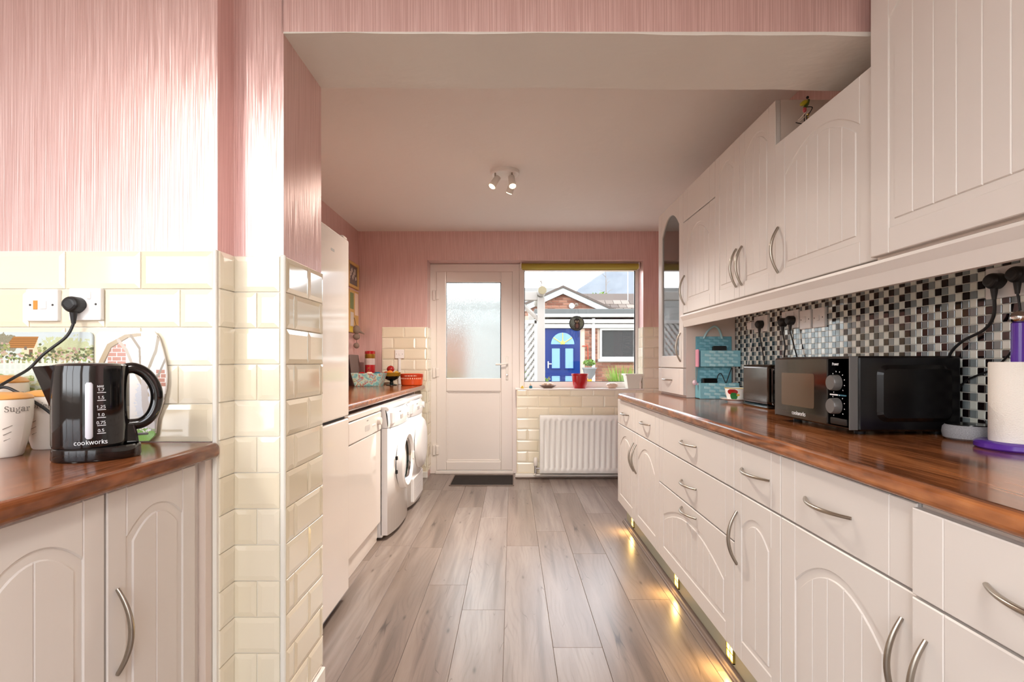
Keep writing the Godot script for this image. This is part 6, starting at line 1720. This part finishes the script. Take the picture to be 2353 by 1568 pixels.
	part(wn, "pane", boxat(Vector3(2.34, 1.39, 0.0), Vector3(3.21, 2.10, 0.012)), M.obscure_dark)
	part(wn, "pane", boxat(Vector3(3.27, 1.39, 0.0), Vector3(3.8, 2.10, 0.012)), M.obscure_dark)
	part(wn, "sill", boxat(Vector3(2.24, 1.27, -0.02), Vector3(3.85, 1.34, 0.12), 0.008), M.out_white)
	# rain pipe in front of the bricks
	part(bl, "rain_pipe", tubem([Vector3(2.115, 0.0, 0.09), Vector3(2.115, 2.4, 0.09)], 0.045, 12), M.out_white)
	part(bl, "outside_tap", tubem(smooth_path([Vector3(1.83, 1.68, 0.02), Vector3(1.92, 1.68, 0.05), Vector3(1.97, 1.67, 0.05), Vector3(1.98, 1.25, 0.05)], 4), 0.012, 8), M.orange_deep)
	# ---- tiled roof farther right
	var tr := thing("tiled_house", "house with a brown tiled roof behind the outbuilding", "building", V(0, -0.13, 20.0))
	part(tr, "house_wall", boxat(Vector3(2.6, 0, -3.4), Vector3(9, 2.9, 0.0)), M.brick2)
	part(tr, "eaves_board", boxat(Vector3(2.5, 2.70, -0.1), Vector3(9, 2.86, 0.25), 0.01), M.out_white)
	var rs := part(tr, "roof", boxat(Vector3(2.5, 0.0, -0.06), Vector3(9.0, 2.2, 0.0)), M.roof_tile1, Vector3(0, 2.86, 0.30))
	rs.rotation.x = -0.95
	var tm := boxm(Vector3(0.31, 0.36, 0.03), 0.006)
	for r in 5:
		for c in 17:
			part(rs, "roof_tile", tm, M["roof_tile%d" % rng.randi_range(0, 2)], Vector3(2.65 + c * 0.325 + (0.16 if r % 2 else 0.0), 0.17 + r * 0.31, 0.025), Vector3(-0.06, 0, rng.randf_range(-0.02, 0.02)))
	part(tr, "rooflight_mast", tubem([Vector3(4.75, 3.2, -1.0), Vector3(4.75, 5.2, -1.0)], 0.02, 6), M.out_white)
	# ---- pale boarded roof on the left
	var pr := thing("boarded_roof", "pale roof of wide boards left of the brick gable", "roof", V(0, -0.13, 17.0))
	part(pr, "wall", boxat(Vector3(-6, 0, -2), Vector3(1.7, 2.5, -0.3)), M.brick2)
	var bm := boxm(Vector3(7.6, 0.30, 0.05), 0.01)
	for r in 6:
		part(pr, "roof_board", bm, M.pale_roof, Vector3(-2.1, 2.52 + r * 0.255, -0.2 - r * 0.22), Vector3(-0.55, 0, 0))
	# ---- pergola: posts, beam end, brace
	var pg := thing("pergola", "white timber pergola post with a brace and round beam end", "pergola", V(0, -0.13, 7.0))
	part(pg, "post", boxat(Vector3(0.345, 0, -0.05), Vector3(0.445, 2.14, 0.05), 0.008), M.out_timber)
	part(pg, "post", boxat(Vector3(0.235, 0, -0.52), Vector3(0.315, 1.98, -0.44), 0.008), M.out_timber)
	part(pg, "beam", tubem([Vector3(0.395, 2.20, 0.30), Vector3(0.395, 2.20, -1.2)], 0.055, 14), M.out_timber)
	part(pg, "beam_end", lathem([Vector2(0, 0), Vector2(0.056, 0), Vector2(0.053, 0.01), Vector2(0, 0.012)], 16), M.log_end, Vector3(0.395, 2.20, 0.30), Vector3(PI / 2, 0, 0))
	part(pg, "brace", tubem([Vector3(0.36, 1.84, 0), Vector3(0.02, 2.16, 0)], 0.05, 4, 0.6), M.out_timber)
	part(pg, "rail", boxat(Vector3(-2.2, 2.10, -0.04), Vector3(0.345, 2.22, 0.04), 0.006), M.out_timber)
	# ---- trellis
	var tl := thing("trellis", "white diamond trellis panel beside the pergola post", "trellis", V(0, -0.13, 7.25))
	var cross := 0.66
	for k in 2:
		var s := 1.0 if k == 0 else -1.0
		for i in 28:
			var pa := Vector2(-1.4 + i * 0.075 + (0.0 if k == 0 else 0.55), 0.95)
			var pb := pa + Vector2(s * cross, 0.87)
			var q := Geometry2D.intersect_polyline_with_polygon(PackedVector2Array([pa, pb]), rect(-0.62, 0.94, 0.33, 1.83))
			for l in q:
				if l[0].distance_to(l[1]) > 0.04:
					part(tl, "slat", tubem([Vector3(l[0].x, l[0].y, 0.007 * s), Vector3(l[1].x, l[1].y, 0.007 * s)], 0.021, 4, 0.25, false, Vector3.BACK), M.out_white)
	part(tl, "frame_rail", boxat(Vector3(-0.64, 1.80, -0.02), Vector3(0.35, 1.85, 0.02), 0.004), M.out_white)
	part(tl, "frame_rail", boxat(Vector3(-0.64, 0.92, -0.02), Vector3(0.35, 0.97, 0.02), 0.004), M.out_white)
	for px in [-0.64, 0.31]:
		part(tl, "frame_post", boxat(Vector3(px, 0, -0.02), Vector3(px + 0.05, 1.85, 0.02), 0.004), M.out_white)
	# ---- planting
	bush("shrub", "low yellow-green shrub at the foot of the trellis", V(0.18, -0.13, 8.3), Vector3(0.55, 0.62, 0.3), 900, 0.035, [M.leaf1, M.leaf2])
	bush("shrub", "dark bush glimpsed left through the frosted door", V(-1.2, -0.13, 8.2), Vector3(0.5, 0.6, 0.4), 500, 0.05, [M.leaf0])
	tuft("grass_clump", "bright green grassy clump under the outbuilding window", V(2.45, -0.13, 11.5), 420, 1.25, 0.42, M.leaf1, 0.012)
	tuft("grass_clump", "second green clump overlapping the first under the window", V(3.0, -0.13, 12.4), 300, 1.1, 0.38, M.leaf0, 0.012)
	var ur := thing("urn_planter", "grey stone urn planter with trailing flowers by the rain pipe", "planter", V(1.84, -0.13, 12.2))
	part(ur, "bowl", lathem([Vector2(0, 0), Vector2(0.13, 0), Vector2(0.12, 0.10), Vector2(0.05, 0.2), Vector2(0.045, 0.78), Vector2(0.06, 0.86), Vector2(0.13, 0.96), Vector2(0.155, 1.08), Vector2(0.175, 1.10), Vector2(0.175, 1.13), Vector2(0, 1.12)], 24), M.urn)
	bush("potted_plant", "small green plant in the grey urn", V(1.84, 1.03, 12.2), Vector3(0.15, 0.08, 0.12), 120, 0.03, [M.leaf0, M.leaf1], 0.0)
	bush("marigold", "orange marigolds below the grey urn", V(1.72, 0.62, 11.6), Vector3(0.10, 0.07, 0.1), 60, 0.03, [M.marigold], 0.75)
	# tree behind the gable, bare saplings
	bush("tree", "green leafy tree top behind the gable", V(4.6, 3.0, 27.0), Vector3(1.1, 0.9, 0.9), 900, 0.11, [M.leaf1, M.leaf0])
	for q in [[-0.1, 18.5, 4.6], [1.05, 18.5, 4.3], [0.3, 19.0, 4.5], [5.3, 29.0, 6.4]]:
		var tw := thing("bare_sapling", ["thin bare sapling above the boarded roof at the window's edge", "thin bare sapling just right of the pergola post", "thin bare sapling between the other two over the boards", "thin bare sapling above the leafy tree top"][[-0.1, 1.05, 0.3, 5.3].find(q[0])], "tree", V(q[0], -0.13, q[1]))
		b = B.new()
		b.tube([Vector3.ZERO, Vector3(0.05, q[2] * 0.6, 0), Vector3(0, q[2], 0)], [0.05, 0.03, 0.008], 6)
		for i in 14:
			var y: float = q[2] * rng.randf_range(0.6, 0.98)
			var a := rng.randf() * TAU
			b.tube([Vector3(0.02, y, 0), Vector3(cos(a) * 0.2, y + 0.22, sin(a) * 0.2), Vector3(cos(a) * 0.42, y + 0.30, sin(a) * 0.42)], [0.012, 0.008, 0.003], 5)
		part(tw, "branches", b.done(), M.twig)
	# ---- hills
	var nz := FastNoiseLite.new(); nz.seed = 4; nz.frequency = 0.004
	for h in [[420.0, 1500.0, 460.0, 272.0], [-260.0, 1700.0, 560.0, 232.0]]:
		b = B.new()
		b.grp(1)
		var n := 48
		var f := func(i: int, j: int) -> Vector3:
			var u := i * 2.0 / n - 1.0
			var v := j * 2.0 / 16 - 1.0
			var hh: float = h[3] * pow(maxf(0.0, 1.0 - u * u), 1.1) * maxf(0.0, 1.0 - v * v) * (1.0 + 0.25 * nz.get_noise_2d(u * 400 + h[0], v * 300))
			return Vector3(h[0] + u * h[2], hh - 1.0, -h[1] - v * 300.0)
		for i in n:
			for j in 16:
				b.quad(f.call(i, j), f.call(i, j + 1), f.call(i + 1, j + 1), f.call(i + 1, j))
		struct("hill", b.done(), M.hill, "grey hill with haze put into its colour on the right of the skyline" if h[0] > 0 else "lower hill with haze put into its colour on the left of the skyline")
	b = B.new()
	b.quad(Vector3(-1500, -0.3, -100), Vector3(1500, -0.3, -100), Vector3(1500, -0.3, -2200), Vector3(-1500, -0.3, -2200))
	struct("ground_far", b.done(), M.leaf2, "distant land below the hills")
